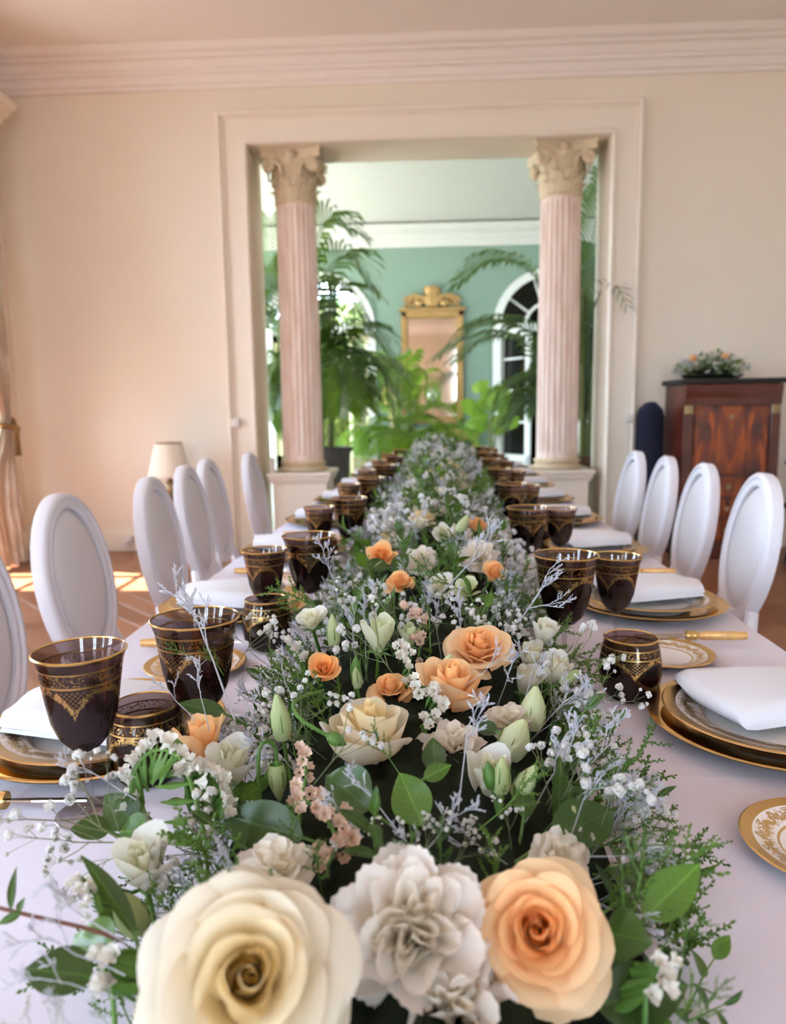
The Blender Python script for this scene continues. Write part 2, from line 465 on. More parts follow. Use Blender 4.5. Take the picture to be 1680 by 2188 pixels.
for n, (a, c) in enumerate([(-2.4, -1.4), (1.1, 2.1)]):
    w = bpy.data.objects.new('window_%d' % (n + 8), None); COL.objects.link(w); w['kind'] = 'structure'
    y = YF - 0.2
    obj('window_frame', MB().box(a, y, 0.3, a + 0.07, y + 0.07, WZ1).box(c - 0.07, y, 0.3, c, y + 0.07, WZ1).box(a, y, WZ1 - 0.07, c, y + 0.07, WZ1).box(a, y, 0.3, c, y + 0.07, 0.42), M['white_trim'], w, smooth=False)
    obj('meeting_stile', MB().box((a + c) / 2 - 0.045, y, 0.3, (a + c) / 2 + 0.045, y + 0.06, WZ1), M['white_trim'], w, smooth=False)
    for r in range(1, 5): obj('glazing_bar', MB().box(a, y + 0.01, 0.4 + r * 0.6, c, y + 0.05, 0.43 + r * 0.6), M['white_trim'], w, smooth=False)
    obj('pane', MB().box(a, y + 0.03, 0.3, c, y + 0.036, WZ1), M['glass_pane'], w, smooth=False)
# cornices: the stepped plaster profile runs round each room
CORN = [(0, 0), (0.03, 0), (0.03, 0.03), (0.055, 0.035), (0.07, 0.06), (0.075, 0.085), (0.105, 0.09), (0.105, 0.115), (0.125, 0.12), (0.15, 0.15), (0.155, 0.165), (0.2, 0.17), (0.2, 0.19), (0.25, 0.2), (0.29, 0.235), (0.29, 0.30), (0, 0.30)]
def cornice(name, z0, x0, x1, y0, y1, top, mat, sides):
    pr = [(a, z) for a, z in CORN]
    pr = [(a, min(z, top - z0)) for a, z in pr]
    for s in sides:
        m = MB()
        if s == 'back': m.extrude(pr, (x0, y1, z0), (x1, y1, z0), (0, -1, 0), (0, 0, 1))
        if s == 'left': m.extrude(pr, (x0, y0, z0), (x0, y1, z0), (1, 0, 0), (0, 0, 1))
        if s == 'right': m.extrude(pr, (x1, y0, z0), (x1, y1, z0), (-1, 0, 0), (0, 0, 1))
        name[0] += 1
        structure('trim_%d' % name[0], m, mat)
cnt = [0]
cornice(cnt, 3.742, XL, XR, YF, YB, ZC + 0.02, M['ceiling'], ('back', 'left', 'right'))
cornice(cnt, 3.742, GX0, GX1, YB + TH, GY, GZ + 0.02, M['white_trim'], ('back', 'left', 'right'))
# casing of the opening: a moulded band mitred at the two upper corners
CAS = [(0, 0), (0, 0.035), (0.008, 0.047), (0.022, 0.05), (0.034, 0.044), (0.036, 0.026), (0.058, 0.024), (0.178, 0.024), (0.182, 0.036), (0.19, 0.04), (0.198, 0.034), (0.204, 0.05), (0.214, 0.062), (0.226, 0.064), (0.238, 0.056), (0.242, 0.0)]
m = MB(); n = len(CAS)
path = [((OX0, 0), (-1, 0)), ((OX0, OZ), (-1, 1)), ((OX1, OZ), (1, 1)), ((OX1, 0), (1, 0))]
v = [(p[0] + d[0] * o, YB - t, p[1] + d[1] * o * 1.08) for p, d in path for o, t in CAS]
m.add(v, [(i * n + j, i * n + j + 1, (i + 1) * n + j + 1, (i + 1) * n + j) for i in range(3) for j in range(n - 1)])
structure('trim_%d' % (cnt[0] + 1), m, M['trim'], smooth=True)
BASE = [(0, 0), (0.028, 0), (0.028, 0.145), (0.02, 0.16), (0.022, 0.175), (0.012, 0.19), (0, 0.195)]
m = MB(); m.extrude(BASE, (XL, YB, 0), (OX0 - 0.242, YB, 0), (0, -1, 0), (0, 0, 1)); structure('baseboard_back_left', m, M['trim'])
m = MB(); m.extrude(BASE, (OX1 + 0.242, YB, 0), (XR, YB, 0), (0, -1, 0), (0, 0, 1)); structure('baseboard_back_right', m, M['trim'])
m = MB(); m.extrude(BASE, (XR, YF, 0), (XR, YB, 0), (-1, 0, 0), (0, 0, 1)); structure('baseboard_right', m, M['trim'])

# ------------------------------------------------------------------ parquet: herringbone blocks, the nearest in view one by one
floor = structure('floor', MB().box(XL - 0.4, YF - 0.3, -0.12, XR + 0.4, YB + TH, -0.022), M['subfloor'])
L, W = 0.56, 0.14
block = MB().bbox(-L / 2 + 0.0005, -W / 2 + 0.0005, -0.022, L / 2 - 0.0005, W / 2 - 0.0005, 0.0, 0.0012).mesh('parquet_block', M['parquet'], False)
blocks = []
r2 = math.sqrt(0.5)
for i in range(-60, 60):
    for j in range(-24, 24):
        ax, ay = i * W + j * L, i * W - j * L       # in the 45 degree frame: each row steps by one width
        for kind in (0, 1):
            cx, cy = (ax + L / 2, ay + W / 2) if kind == 0 else (ax + W / 2, ay + W + L / 2)
            X, Y = (cx - cy) * r2, (cx + cy) * r2
            if XL - 0.05 < X < XR + 0.05 and YF < Y < YB + 0.3:
                blocks.append((X, Y, PI / 4 + (PI / 2 if kind else 0)))
def seen(p):
    x, y, _ = p
    q = ROT.transposed() @ (Vector((x, y, 0)) - EYE)
    if q.z > -0.3: return 9
    px, py = CX + F_PX * q.x / -q.z, CY - F_PX * q.y / -q.z
    hidden = abs(x) < 1.0
    return (0 if -60 < px < 1740 and py < 2200 else 5) + (3 if hidden else 0) + y * 0.05
blocks.sort(key=seen)
rest = MB()
for i, (x, y, a) in enumerate(blocks):
    if i < 290:
        o = bpy.data.objects.new('parquet_block', block); COL.objects.link(o)
        o.parent = floor; o.location = (x, y, 0); o.rotation_euler = (0, 0, a)
    else:
        rest.add([(-L / 2 + 0.002, -W / 2 + 0.002, 0), (L / 2 - 0.002, -W / 2 + 0.002, 0), (L / 2 - 0.002, W / 2 - 0.002, 0), (-L / 2 + 0.002, W / 2 - 0.002, 0)], [(0, 1, 2, 3)],
                 Matrix.Translation((x, y, 0)) @ Matrix.Rotation(a, 4, 'Z'))
obj('parquet_blocks_beyond', rest, M['parquet'], floor, smooth=False)['kind'] = 'stuff'

# ------------------------------------------------------------------ green room shell
structure('floor_2', MB().box(GX0, YB + TH, -0.1, GX1, GY, 0), M['bounce_floor'])
structure('ceiling_2', MB().box(GX0 - 0.3, YB + TH, GZ, GX1 + 0.3, GY + 0.3, GZ + 0.15), M['white_trim'])
b = MB(); g0 = YB + TH
b.box(GX0 - 0.3, g0, 0, GX0, g0 + 0.5, GZ).box(GX0 - 0.3, g0 + 2.3, 0, GX0, g0 + 2.9, GZ).box(GX0 - 0.3, g0 + 4.7, 0, GX0, GY, GZ)
for y0 in (g0 + 0.5, g0 + 2.9): b.box(GX0 - 0.3, y0, 3.5, GX0, y0 + 1.8, GZ).box(GX0 - 0.3, y0, 0, GX0, y0 + 1.8, 0.2)
structure('wall_green_left', b, M['green_wall'])
b = MB(); b.box(GX1, g0, 0, GX1 + 0.3, GY, GZ)
structure('wall_green_right', b, M['green_wall'])
for n, (xx, y0, y1) in enumerate([(GX0 - 0.2, g0 + 0.5, g0 + 2.3), (GX0 - 0.2, g0 + 2.9, g0 + 4.7)]):
    w = bpy.data.objects.new('window_%d' % (n + 5), None); COL.objects.link(w); w['kind'] = 'structure'
    fb = MB().box(xx, y0, 0.2, xx + 0.06, y0 + 0.07, 3.5).box(xx, y1 - 0.07, 0.2, xx + 0.06, y1, 3.5).box(xx, y0, 3.43, xx + 0.06, y1, 3.5).box(xx, y0, 0.2, xx + 0.06, y1, 0.32)
    obj('window_frame', fb, M['white_trim'], w, smooth=False)
    for r in range(1, 5): obj('glazing_bar', MB().box(xx + 0.01, y0, 0.3 + r * 0.64, xx + 0.05, y1, 0.33 + r * 0.64), M['white_trim'], w, smooth=False)
    obj('pane', MB().box(xx + 0.03, y0, 0.2, xx + 0.036, y1, 3.5), M['glass_pane'], w, smooth=False)
ARCH = [(-1.73, 0.80), (1.98, 0.80)]; AZ = 2.48
b = MB(); NA = 20; yb = GY + 0.3
xs = [GX0 - 0.3, ARCH[0][0] - 0.8, ARCH[0][0] + 0.8, ARCH[1][0] - 0.8, ARCH[1][0] + 0.8, GX1 + 0.3]
for i in (0, 2, 4): b.box(xs[i], GY, 0, xs[i + 1], yb, GZ)
for cx, r in ARCH:
    pts = [(cx - r * math.cos(PI * k / NA), AZ + r * math.sin(PI * k / NA)) for k in range(NA + 1)]
    for k in range(NA):
        (x0, z0), (x1, z1) = pts[k], pts[k + 1]
        b.add([(x0, GY, z0), (x1, GY, z1), (x1, GY, GZ), (x0, GY, GZ), (x0, yb, z0), (x1, yb, z1), (x1, yb, GZ), (x0, yb, GZ)], [(0, 1, 2, 3), (7, 6, 5, 4), (0, 4, 5, 1)])
structure('wall_green_back', b, M['green_wall'])
def arch_band(m, cx, r0, r1, y0, y1, zc=AZ, n=20, a0=0.0, a1=PI):
    v, f = [], []
    for k in range(n + 1):
        a = a0 + (a1 - a0) * k / n
        for r in (r0, r1):
            for y in (y0, y1): v.append((cx - r * math.cos(a), y, zc + r * math.sin(a)))
    for k in range(n):
        o = k * 4
        for p, q in ((0, 1), (1, 3), (3, 2), (2, 0)): f.append((o + p, o + q, o + 4 + q, o + 4 + p))
    m.add(v, f)
for n, (cx, r) in enumerate(ARCH):
    d = bpy.data.objects.new('door_%d' % (n + 1), None); COL.objects.link(d); d['kind'] = 'structure'
    m = MB(); arch_band(m, cx, r - 0.02, r + 0.11, GY - 0.04, GY + 0.02)
    m.box(cx - r - 0.11, GY - 0.04, 0, cx - r + 0.02, GY + 0.02, AZ).box(cx + r - 0.02, GY - 0.04, 0, cx + r + 0.11, GY + 0.02, AZ)
    obj('door_frame', m, M['white_trim'], d, smooth=False)
    obj('transom', MB().box(cx - r, GY + 0.08, AZ - 0.06, cx + r, GY + 0.16, AZ + 0.06), M['white_trim'], d, smooth=False)
    m = MB(); arch_band(m, cx, 0.36, 0.41, GY + 0.1, GY + 0.14)
    obj('fanlight_arc', m, M['white_trim'], d, smooth=False)
    for k in range(1, 5):
        a = PI * k / 5
        p0 = Vector((cx - 0.38 * math.cos(a), GY + 0.12, AZ + 0.38 * math.sin(a))); p1 = Vector((cx - 0.8 * math.cos(a), GY + 0.12, AZ + 0.8 * math.sin(a)))
        obj('fanlight_bar', MB().tube([p0, p1], 0.022, 4), M['white_trim'], d, smooth=False)
    m = MB(); NA2 = 16
    v = [(cx, GY + 0.12, AZ)] + [(cx - 0.8 * math.cos(PI * k / NA2), GY + 0.12, AZ + 0.8 * math.sin(PI * k / NA2)) for k in range(NA2 + 1)]
    obj('fanlight_pane', MB().add(v, [(0, k, k + 1) for k in range(1, NA2 + 1)]), M['glass_pane'], d, smooth=False)
    # two glazed leaves; the right-hand leaf of the garden door stands open into the room
    for s in (-1, 1):
        hinge = Vector((cx + s * 0.79, GY + 0.12, 0)); open_a = 0.0
        if n == 0 and s == 1: open_a = math.radians(72)
        if n == 1: open_a = math.radians(58)
        Q = Matrix.Translation(hinge) @ Matrix.Rotation(s * open_a, 4, 'Z')
        w = -s * 0.78
        mm = MB()
        for xa, xb in ((0, 0.1 * -s), (w - 0.1 * -s, w)): mm.box(min(xa, xb), -0.02, 0, max(xa, xb), 0.025, AZ - 0.06, Q)
        mm.box(min(0, w), -0.02, 0, max(0, w), 0.025, 0.45, Q).box(min(0, w), -0.02, AZ - 0.18, max(0, w), 0.025, AZ - 0.06, Q)
        for q in (0.95, 1.45, 1.95): mm.box(min(0, w), -0.012, q, max(0, w), 0.018, q + 0.03, Q)
        leaf = obj('door_leaf', mm, M['sunlit_door'] if n == 0 else M['white_trim'], d, smooth=False)
        obj('pane', MB().box(min(0, w) + 0.05, 0, 0.4, max(0, w) - 0.05, 0.005, AZ - 0.1, Q), M['glass_pane'], leaf, smooth=False)
# room behind the right-hand door, its shade painted as near-black walls, garden behind the left-hand one
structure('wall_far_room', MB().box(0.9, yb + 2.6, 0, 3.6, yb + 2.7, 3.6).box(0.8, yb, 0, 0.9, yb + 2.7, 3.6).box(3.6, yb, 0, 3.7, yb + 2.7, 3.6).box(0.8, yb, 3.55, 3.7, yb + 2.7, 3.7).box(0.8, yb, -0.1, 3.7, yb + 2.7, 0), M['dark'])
structure('floor_3', MB().box(-60, -60, -0.5, 60, 60, -0.42), M['paving'])

def tree(name, label, x, y, h, r, zc, seed):
    rr = random.Random(seed)
    t = thing(name, label, 'tree', (x, y, -0.42), 0, 'garden trees beyond the far doors')
    obj('trunk', MB().tube([(0, 0, 0), (0.1, 0.05, h * 0.4), (0.05, 0.1, h * 0.8)], [0.16, 0.12, 0.05], 8), M['brown_stem'], t)
    m = MB()
    for i in range(1500):
        a, c, q = rr.uniform(0, 2 * PI), rr.uniform(-1, 1), rr.uniform(0.5, 1) ** 0.6
        s = math.sqrt(1 - c * c)
        p = Vector((r * q * s * math.cos(a), r * q * s * math.sin(a), zc + r * 1.15 * q * c))
        w = rr.uniform(0.12, 0.24)
        e1 = Vector((rr.uniform(-1, 1), rr.uniform(-1, 1), rr.uniform(-1, 1))).normalized() * w
        e2 = e1.orthogonal().normalized() * w * 0.5
        m.add([p - e1, p + e2, p + e1, p - e2], [(0, 1, 2, 3)])
    tag(obj('foliage', m, M['garden'], t, smooth=False), kind='stuff')
tree('garden_tree', 'green garden tree beyond the left arched door, nearest to it', -1.0, 16.8, 4.0, 1.35, 2.5, 1)
tree('garden_tree', 'green garden tree beyond the left arched door, behind the nearest tree', -2.6, 20.2, 4.5, 1.7, 2.6, 2)
tree('garden_tree', 'green garden tree farthest left beyond the left arched door', -4.6, 17.2, 4.5, 1.4, 2.3, 3)

t = thing('garden_hedge', 'dark green garden hedge filling the view through the left arched door', 'hedge', (-2.0, 14.6, -0.42))
obj('hedge_core', MB().bbox(-3.0, -0.25, 0, 2.2, 0.25, 3.3, 0.1), M['garden'], t, smooth=False)
m = MB(); rr = random.Random(9)
for i in range(2600):
    p = Vector((rr.uniform(-3.1, 2.3), rr.uniform(-0.42, -0.2), rr.uniform(0, 3.55)))
    e1 = Vector((rr.uniform(-1, 1), rr.uniform(-0.4, 0.4), rr.uniform(-1, 1))).normalized() * rr.uniform(0.07, 0.14); e2 = e1.orthogonal().normalized() * 0.05
    m.add([p - e1, p + e2, p + e1, p - e2], [(0, 1, 2, 3)])
tag(obj('foliage', m, M['garden'], t, smooth=False), kind='stuff')

# ------------------------------------------------------------------ columns
def acanthus(mbx, h, w, curl):
    def f(s, t):
        x = (s - 0.5) * 2
        ww = w * (0.55 + 0.45 * math.sin(PI * min(1, t * 0.9 + 0.15))) * (1 - 0.55 * max(0, t - 0.75) / 0.25)
        ww *= 1 + 0.16 * math.sin(t * 26)
        out = curl * t ** 3 + 0.012 - 0.014 * x * x + 0.006 * math.cos(x * 9)
        up = h * (t - 0.22 * t ** 5) - 0.1 * h * max(0, t - 0.86) / 0.14
        return (x * ww, -out, up)
    mbx.grid(f, 9, 10)
    return mbx
def make_column():
    t = thing('fluted_column', None, 'column')
    z0 = 0.66
    m = MB().bbox(-0.235, -0.235, 0, 0.235, 0.235, 0.585, 0.006)
    obj('pedestal', m, M['trim'], t, smooth=False)
    m = MB()
    for h, z, zz in ((0.25, 0.565, 0.59), (0.265, 0.59, 0.625), (0.28, 0.625, 0.66)): m.bbox(-h, -h, z, h, h, zz, 0.006)
    m.bbox(-0.25, -0.25, 0, 0.25, 0.25, 0.14, 0.006)
    obj('pedestal_moulding', m, M['trim'], t, smooth=False)
    prof = [(0.0, z0), (0.222, z0)] + [(0.205 + 0.02 * math.sin(PI * k / 6), z0 + 0.03 * k / 6) for k in range(7)] + [(0.192, z0 + 0.034), (0.184, z0 + 0.045), (0.19, z0 + 0.054)] + [(0.187 + 0.016 * math.sin(PI * k / 6), z0 + 0.056 + 0.026 * k / 6) for k in range(7)] + [(0.178, z0 + 0.092), (0, z0 + 0.092)]
    obj('base_moulding', MB().lathe(prof, 48), M['stone'], t)
    NF = 22
    def rad(a, z):
        q = (a * NF / (2 * PI)) % 1.0
        d = 0 if q < 0.25 else math.sin(PI * (q - 0.25) / 0.75)
        e = min(1, max(0, (z - 0.78) / 0.05), max(0, (2.9 - z) / 0.05))
        return 1 - 0.085 * math.sqrt(max(d, 0)) * e if d > 0 else 1
    zs = [0.75, 0.78, 0.80, 0.83, 1.2, 1.6, 2.0, 2.4, 2.7, 2.85, 2.88, 2.90, 2.93]
    prof = [(0.178 - 0.012 * ((z - 0.75) / 2.18) ** 1.6, z) for z in zs]
    obj('shaft', MB().lathe(prof, NF * 8, rad=rad), M['marble'], t, sharp=60)
    c = MB().lathe([(0.165, 2.90), (0.178, 2.905), (0.182, 2.915), (0.178, 2.925), (0.166, 2.93), (0.163, 2.98), (0.165, 3.08), (0.178, 3.16), (0.205, 3.215), (0.215, 3.235), (0, 3.235)], 40)
    cap = obj('capital', c, M['stone'], t)
    lo = acanthus(MB(), 0.13, 0.062, 0.05).mesh('acanthus_leaf', M['stone'], True)
    hi = acanthus(MB(), 0.22, 0.066, 0.065).mesh('acanthus_leaf', M['stone'], True)
    for me, off, zz, r in ((lo, 0, 2.93, 0.16), (hi, 0.5, 2.94, 0.158)):
        for k in range(8):
            a = 2 * PI * (k + off) / 8
            o = obj('acanthus_leaf', me, None, cap, (r * math.cos(a), r * math.sin(a), zz)); o.rotation_euler = (0, 0, a + PI / 2)
    vol = MB()
    pts, rs = [], []
    for k in range(40):
        a = 5 * PI * k / 39 + PI / 2; r = 0.052 * (1 - k / 46)
        pts.append((0.0 + r * math.cos(a), 0, r * math.sin(a))); rs.append(0.0145 * (1 - 0.5 * k / 39))
    vol.tube(pts, rs, 6); vol.ball((0, 0, 0), (0.016, 0.024, 0.016), 8, 5)
    vol.tube([(0, 0, 0.05), (-0.05, 0.0, 0.04), (-0.1, 0.0, -0.01), (-0.115, 0, -0.09)], [0.0125, 0.014, 0.014, 0.008], 6)
    vme = vol.mesh('volute', M['stone'], True)
    for k in range(4):
        a = k * PI / 2
        for sg in (-1, 1):
            x, y = sg * 0.188, -0.212
            o = obj('volute', vme, None, cap, (x * math.cos(a) - y * math.sin(a), x * math.sin(a) + y * math.cos(a), 3.183)); o.rotation_euler = (0, 0, a + (0 if sg > 0 else PI))
    for k in range(4):
        a = k * PI / 2
        m = MB().ball((0, 0, 0), (0.03, 0.02, 0.03), 8, 6)
        for q in range(5): m.ball((0.027 * math.cos(q * 1.257), 0.008, 0.027 * math.sin(q * 1.257)), (0.017, 0.012, 0.017), 6, 4)
        m.tube([(0, 0, -0.03), (0, 0.0, -0.09)], [0.012, 0.006], 5)
        o = obj('rosette', m, M['stone'], cap, (0.205 * math.sin(a), -0.205 * math.cos(a), 3.265)); o.rotation_euler = (0, 0, a)
    def outline(s):
        p = []
        for k in range(4):
            a = k * PI / 2
            for i in range(-6, 7):
                x = i / 6 * 0.245 * s; y = -(0.185 + 0.065 * (i / 6) ** 2) * s
                p.append((x * math.cos(a) - y * math.sin(a), x * math.sin(a) + y * math.cos(a)))
        return p
    m = MB().prism(outline(1.0), 3.282, 3.31).prism(outline(0.96), 3.262, 3.283).prism(outline(0.98), 3.236, 3.263)
    obj('abacus', m, M['stone'], t, smooth=False)
    return t
colp = make_column()
colp.location = (-1.10, 6.625, 0); colp['label'] = 'left fluted pink marble column with carved Corinthian capital on pedestal'; colp['group'] = 'fluted columns in the opening'
c2 = dup(colp); c2.location = (1.135, 6.625, 0); c2['label'] = 'right fluted pink marble column with carved Corinthian capital on pedestal'

# ------------------------------------------------------------------ curtain, pelmet, wall fittings
def curtain_fn(y0, y1, ph, tie):
    def f(s, t):
        z = 3.4 * (1 - t) + 0.01
        g = math.exp(-((z - 1.12) / 0.34) ** 2) * tie
        low = max(0, (1.12 - z)) * 0.12
        yc = y1 - 0.02; y = y0 + (y1 - y0) * s
        y = y + (yc - y) * 0.62 * g + low * (0.3 - s) * 0.6
        x = XL + 0.13 + 0.05 * math.sin(s * 34 + ph + 1.5 * math.sin(z * 1.3)) * (1 - 0.55 * g) + 0.12 * (1 - s) * max(0, 1 - abs(z - 1.9) / 1.4) + low * 0.55 + 0.02 * math.sin(s * 90 + z * 4)
        return (x, y, z)
    return f
cu = thing('window_curtain', 'silvery beige silk curtain tied back beside the far left window', 'curtain', (0, 0, 0))
m = MB().grid(curtain_fn(5.36, 5.94, 0.4, 1), 70, 50)
obj('curtain_panel', m, M['silk'], cu)
m = MB().tube([(XL + 0.03, 5.97, 1.2), (XL + 0.16, 5.95, 1.14), (XL + 0.24, 5.83, 1.09), (XL + 0.2, 5.70, 1.1), (XL + 0.03, 5.66, 1.2)], 0.022, 8)
obj('tieback', m, M['gilt'], cu)
m = MB()
for q in range(14): m.tube([(XL + 0.25 + 0.012 * math.cos(q), 5.83 + 0.012 * math.sin(q), 1.07), (XL + 0.25 + 0.02 * math.cos(q), 5.83 + 0.02 * math.sin(q), 0.86)], 0.005, 4)
m.ball((XL + 0.25, 5.83, 1.07), (0.028, 0.028, 0.035), 10, 6)
obj('tassel', m, M['gilt'], cu)
pel = thing('pelmet', 'moulded cream pelmet above the far left window', 'pelmet')
PEL = [(0, 0), (0.2, 0.0), (0.215, 0.035), (0.25, 0.05), (0.275, 0.085), (0.31, 0.1), (0.33, 0.13), (0.33, 0.145), (0, 0.16)]
m = MB().extrude(PEL, (XL + 0.001, 4.5, 3.43), (XL + 0.001, 6.06, 3.43), (1, 0, 0), (0, 0, 1))
obj('pelmet_moulding', m, M['trim'], pel, smooth=False)
def wall_box(name, label, p, w, h, d, cat, mat='plaster_white', btn=True):
    t = thing(name, label, cat, p)
    obj('cover_plate', MB().bbox(-w / 2, -d, -h / 2, w / 2, 0, h / 2, 0.006), M[mat], t, smooth=False)
    if btn: obj('rocker', MB().bbox(-w * 0.28, -d - 0.008, -h * 0.32, w * 0.28, -d + 0.002, h * 0.32, 0.003), M[mat], t, smooth=False)
    return t
wall_box('light_switch', 'small white switch box on the left side of the door casing', (-1.607, YB - 0.026, 1.093), 0.075, 0.075, 0.035, 'switch')
t = wall_box('light_switch', 'small white switch box on the right side of the door casing', (1.66, YB - 0.026, 1.09), 0.085, 0.075, 0.035, 'switch')
obj('cable_trunking', MB().box(-0.005, -0.012, -0.9, 0.015, 0, 1.75), M['plaster_white'], t, smooth=False)
t = wall_box('wall_socket', 'white power socket on the baseboard behind the left chairs', (-2.598, YB - 0.029, 0.085), 0.08, 0.1, 0.03, 'socket', btn=False)
obj('plug', MB().bbox(-0.022, -0.075, -0.022, 0.022, -0.028, 0.022, 0.008), M['plaster_white'], t, smooth=False)

# lamp on a little table against the back wall
lp = Vector((-2.10, 6.02, 0))
t = thing('side_table', 'small round dark wood table under the pleated lamp', 'table', lp)
obj('table_top', MB().lathe([(0, 0.40), (0.2, 0.40), (0.205, 0.41), (0.2, 0.425), (0, 0.425)], 24), M['mahogany'], t)
obj('pedestal', MB().lathe([(0, 0.03), (0.05, 0.04), (0.03, 0.1), (0.022, 0.25), (0.035, 0.36), (0.06, 0.40), (0, 0.40)], 16), M['mahogany'], t)
for k in range(3):
    a = k * 2.094
    obj('foot', MB().tube([(0.02 * math.cos(a), 0.02 * math.sin(a), 0.09), (0.1 * math.cos(a), 0.1 * math.sin(a), 0.06), (0.17 * math.cos(a), 0.17 * math.sin(a), 0.012)], [0.022, 0.018, 0.012], 6), M['mahogany'], t)
t = thing('table_lamp', 'table lamp with pleated ivory shade against the left back wall', 'lamp', lp + Vector((0, 0, 0.4255)))
obj('lamp_base', MB().lathe([(0, 0), (0.07, 0.002), (0.07, 0.015), (0.03, 0.03), (0.02, 0.06), (0.045, 0.12), (0.05, 0.15), (0.03, 0.2), (0.015, 0.22), (0.012, 0.30), (0, 0.30)], 20), M['brass'], t)
def pleat(a, z): return 1 + 0.022 * math.sin(a * 46)
m = MB().lathe([(0.172, 0.245), (0.105, 0.51), (0.1, 0.51), (0.167, 0.247), (0.172, 0.245)], 184, rad=pleat)
obj('lamp_shade', m, M['shade'], t)
obj('shade_ring', MB().lathe([(0.104, 0.505), (0.108, 0.512), (0.104, 0.519), (0.1, 0.512), (0.104, 0.505)], 40), M['brass'], t)

# ------------------------------------------------------------------ secretary cabinet on the right, things beside it
cx0, cx1, cy0, cy1 = 1.955, 2.675, 5.83, 6.30
t = thing('secretary_cabinet', 'dark mahogany fall-front secretary cabinet against the right back wall', 'cabinet', ((cx0 + cx1) / 2, (cy0 + cy1) / 2, 0))
hw, hd = (cx1 - cx0) / 2, (cy1 - cy0) / 2
obj('top_slab', MB().bbox(-hw - 0.035, -hd - 0.03, 1.345, hw + 0.035, hd, 1.385, 0.008), M['dark'], t, smooth=False)
obj('carcase', MB().bbox(-hw, -hd + 0.03, 0.1, hw, hd, 1.345, 0.004), M['mahogany'], t, smooth=False)
m = MB(); m.extrude([(0.0, 0), (0.035, 0.0), (0.04, 0.05), (0.05, 0.09), (0.06, 0.15), (0, 0.15)], (-hw, -hd + 0.03, 1.19), (hw, -hd + 0.03, 1.19), (0, -1, 0), (0, 0, 1))
obj('frieze_drawer', m, M['mahogany'], t, smooth=False)
for s in (-1, 1):
    p = obj('pilaster', MB().bbox(s * (hw - 0.035) - 0.035, -hd, 0.1, s * (hw - 0.035) + 0.035, -hd + 0.04, 1.19, 0.004), M['mahogany'], t, smooth=False)
    obj('brass_cap', MB().bbox(s * (hw - 0.035) - 0.032, -hd - 0.006, 1.12, s * (hw - 0.035) + 0.032, -hd + 0.02, 1.185, 0.004), M['brass'], p, smooth=False)
f = obj('fall_front', MB().bbox(-hw + 0.08, -hd + 0.012, 0.66, hw - 0.08, -hd + 0.04, 1.18, 0.006), M['flame'], t, smooth=False)
obj('keyhole_plate', MB().lathe([(0, 0), (0.016, 0), (0.014, 0.005), (0, 0.006)], 14, Matrix.Translation((0, -hd + 0.012, 1.1)) @ Matrix.Rotation(PI / 2, 4, 'X')), M['brass'], f)
for k in range(3):
    dr = obj('drawer', MB().bbox(-hw + 0.08, -hd + 0.012, 0.14 + k * 0.17, hw - 0.08, -hd + 0.04, 0.30 + k * 0.17, 0.006), M['flame'], t, smooth=False)
    obj('keyhole_plate', MB().lathe([(0, 0), (0.02, 0), (0.016, 0.006), (0, 0.007)], 14, Matrix.Translation((0, -hd + 0.012, 0.22 + k * 0.17)) @ Matrix.Rotation(PI / 2, 4, 'X')), M['brass'], dr)
obj('plinth', MB().bbox(-hw - 0.015, -hd - 0.01, 0, hw + 0.015, hd, 0.1, 0.006), M['mahogany'], t, smooth=False)

t = thing('high_back_chair', 'dark navy high-back chair standing between casing and mahogany cabinet', 'chair', (1.80, 6.02, 0))
m = MB()
def hb(s, q):
    a = (s - 0.5) * 2
    w = 0.105 * min(1, math.sqrt(max(0, 1 - max(0, (q - 0.86) / 0.14) ** 2 * 0.85)))
    return (a * w, 0.12 - 0.035 * (1 - a * a), 0.42 + 0.80 * q - 0.012 * a * a)
m.grid(hb, 11, 16)
m.grid(lambda s, q: (-hb(s, q)[0], hb(s, q)[1] + 0.05 + 0.03 * (1 - (2 * s - 1) ** 2), hb(s, q)[2]), 11, 16)
obj('backrest', m, M['navy'], t)
obj('seat', MB().bbox(-0.11, -0.22, 0.36, 0.11, 0.15, 0.44, 0.02), M['navy'], t, smooth=False)
for sx in (-0.09, 0.09):
    for sy in (-0.19, 0.13): obj('leg', MB().tube([(sx, sy, 0.37), (sx, sy, 0)], [0.018, 0.012], 6), M['dark'], t)
t = thing('spindle_chair', 'black metal spindle chair at the right edge beyond the white chairs', 'chair', (2.82, 5.62, 0), -0.5)
obj('seat', MB().lathe([(0, 0.42), (0.17, 0.42), (0.18, 0.435), (0.17, 0.45), (0, 0.45)], 20), M['black_metal'], t)
for k in range(4):
    a = k * PI / 2 + 0.78
    obj('leg', MB().tube([(0.13 * math.cos(a), 0.13 * math.sin(a), 0.43), (0.19 * math.cos(a), 0.19 * math.sin(a), 0)], [0.013, 0.01], 6), M['black_metal'], t)
m = MB()
for k in range(7): m.tube([(-0.15 + k * 0.05, 0.15, 0.44), (-0.165 + k * 0.055, 0.2, 0.74)], 0.007, 5)
obj('spindles', m, M['black_metal'], t)
obj('top_rail', MB().tube([(-0.19, 0.2, 0.74), (0, 0.22, 0.76), (0.19, 0.2, 0.74)], 0.014, 6), M['black_metal'], t)

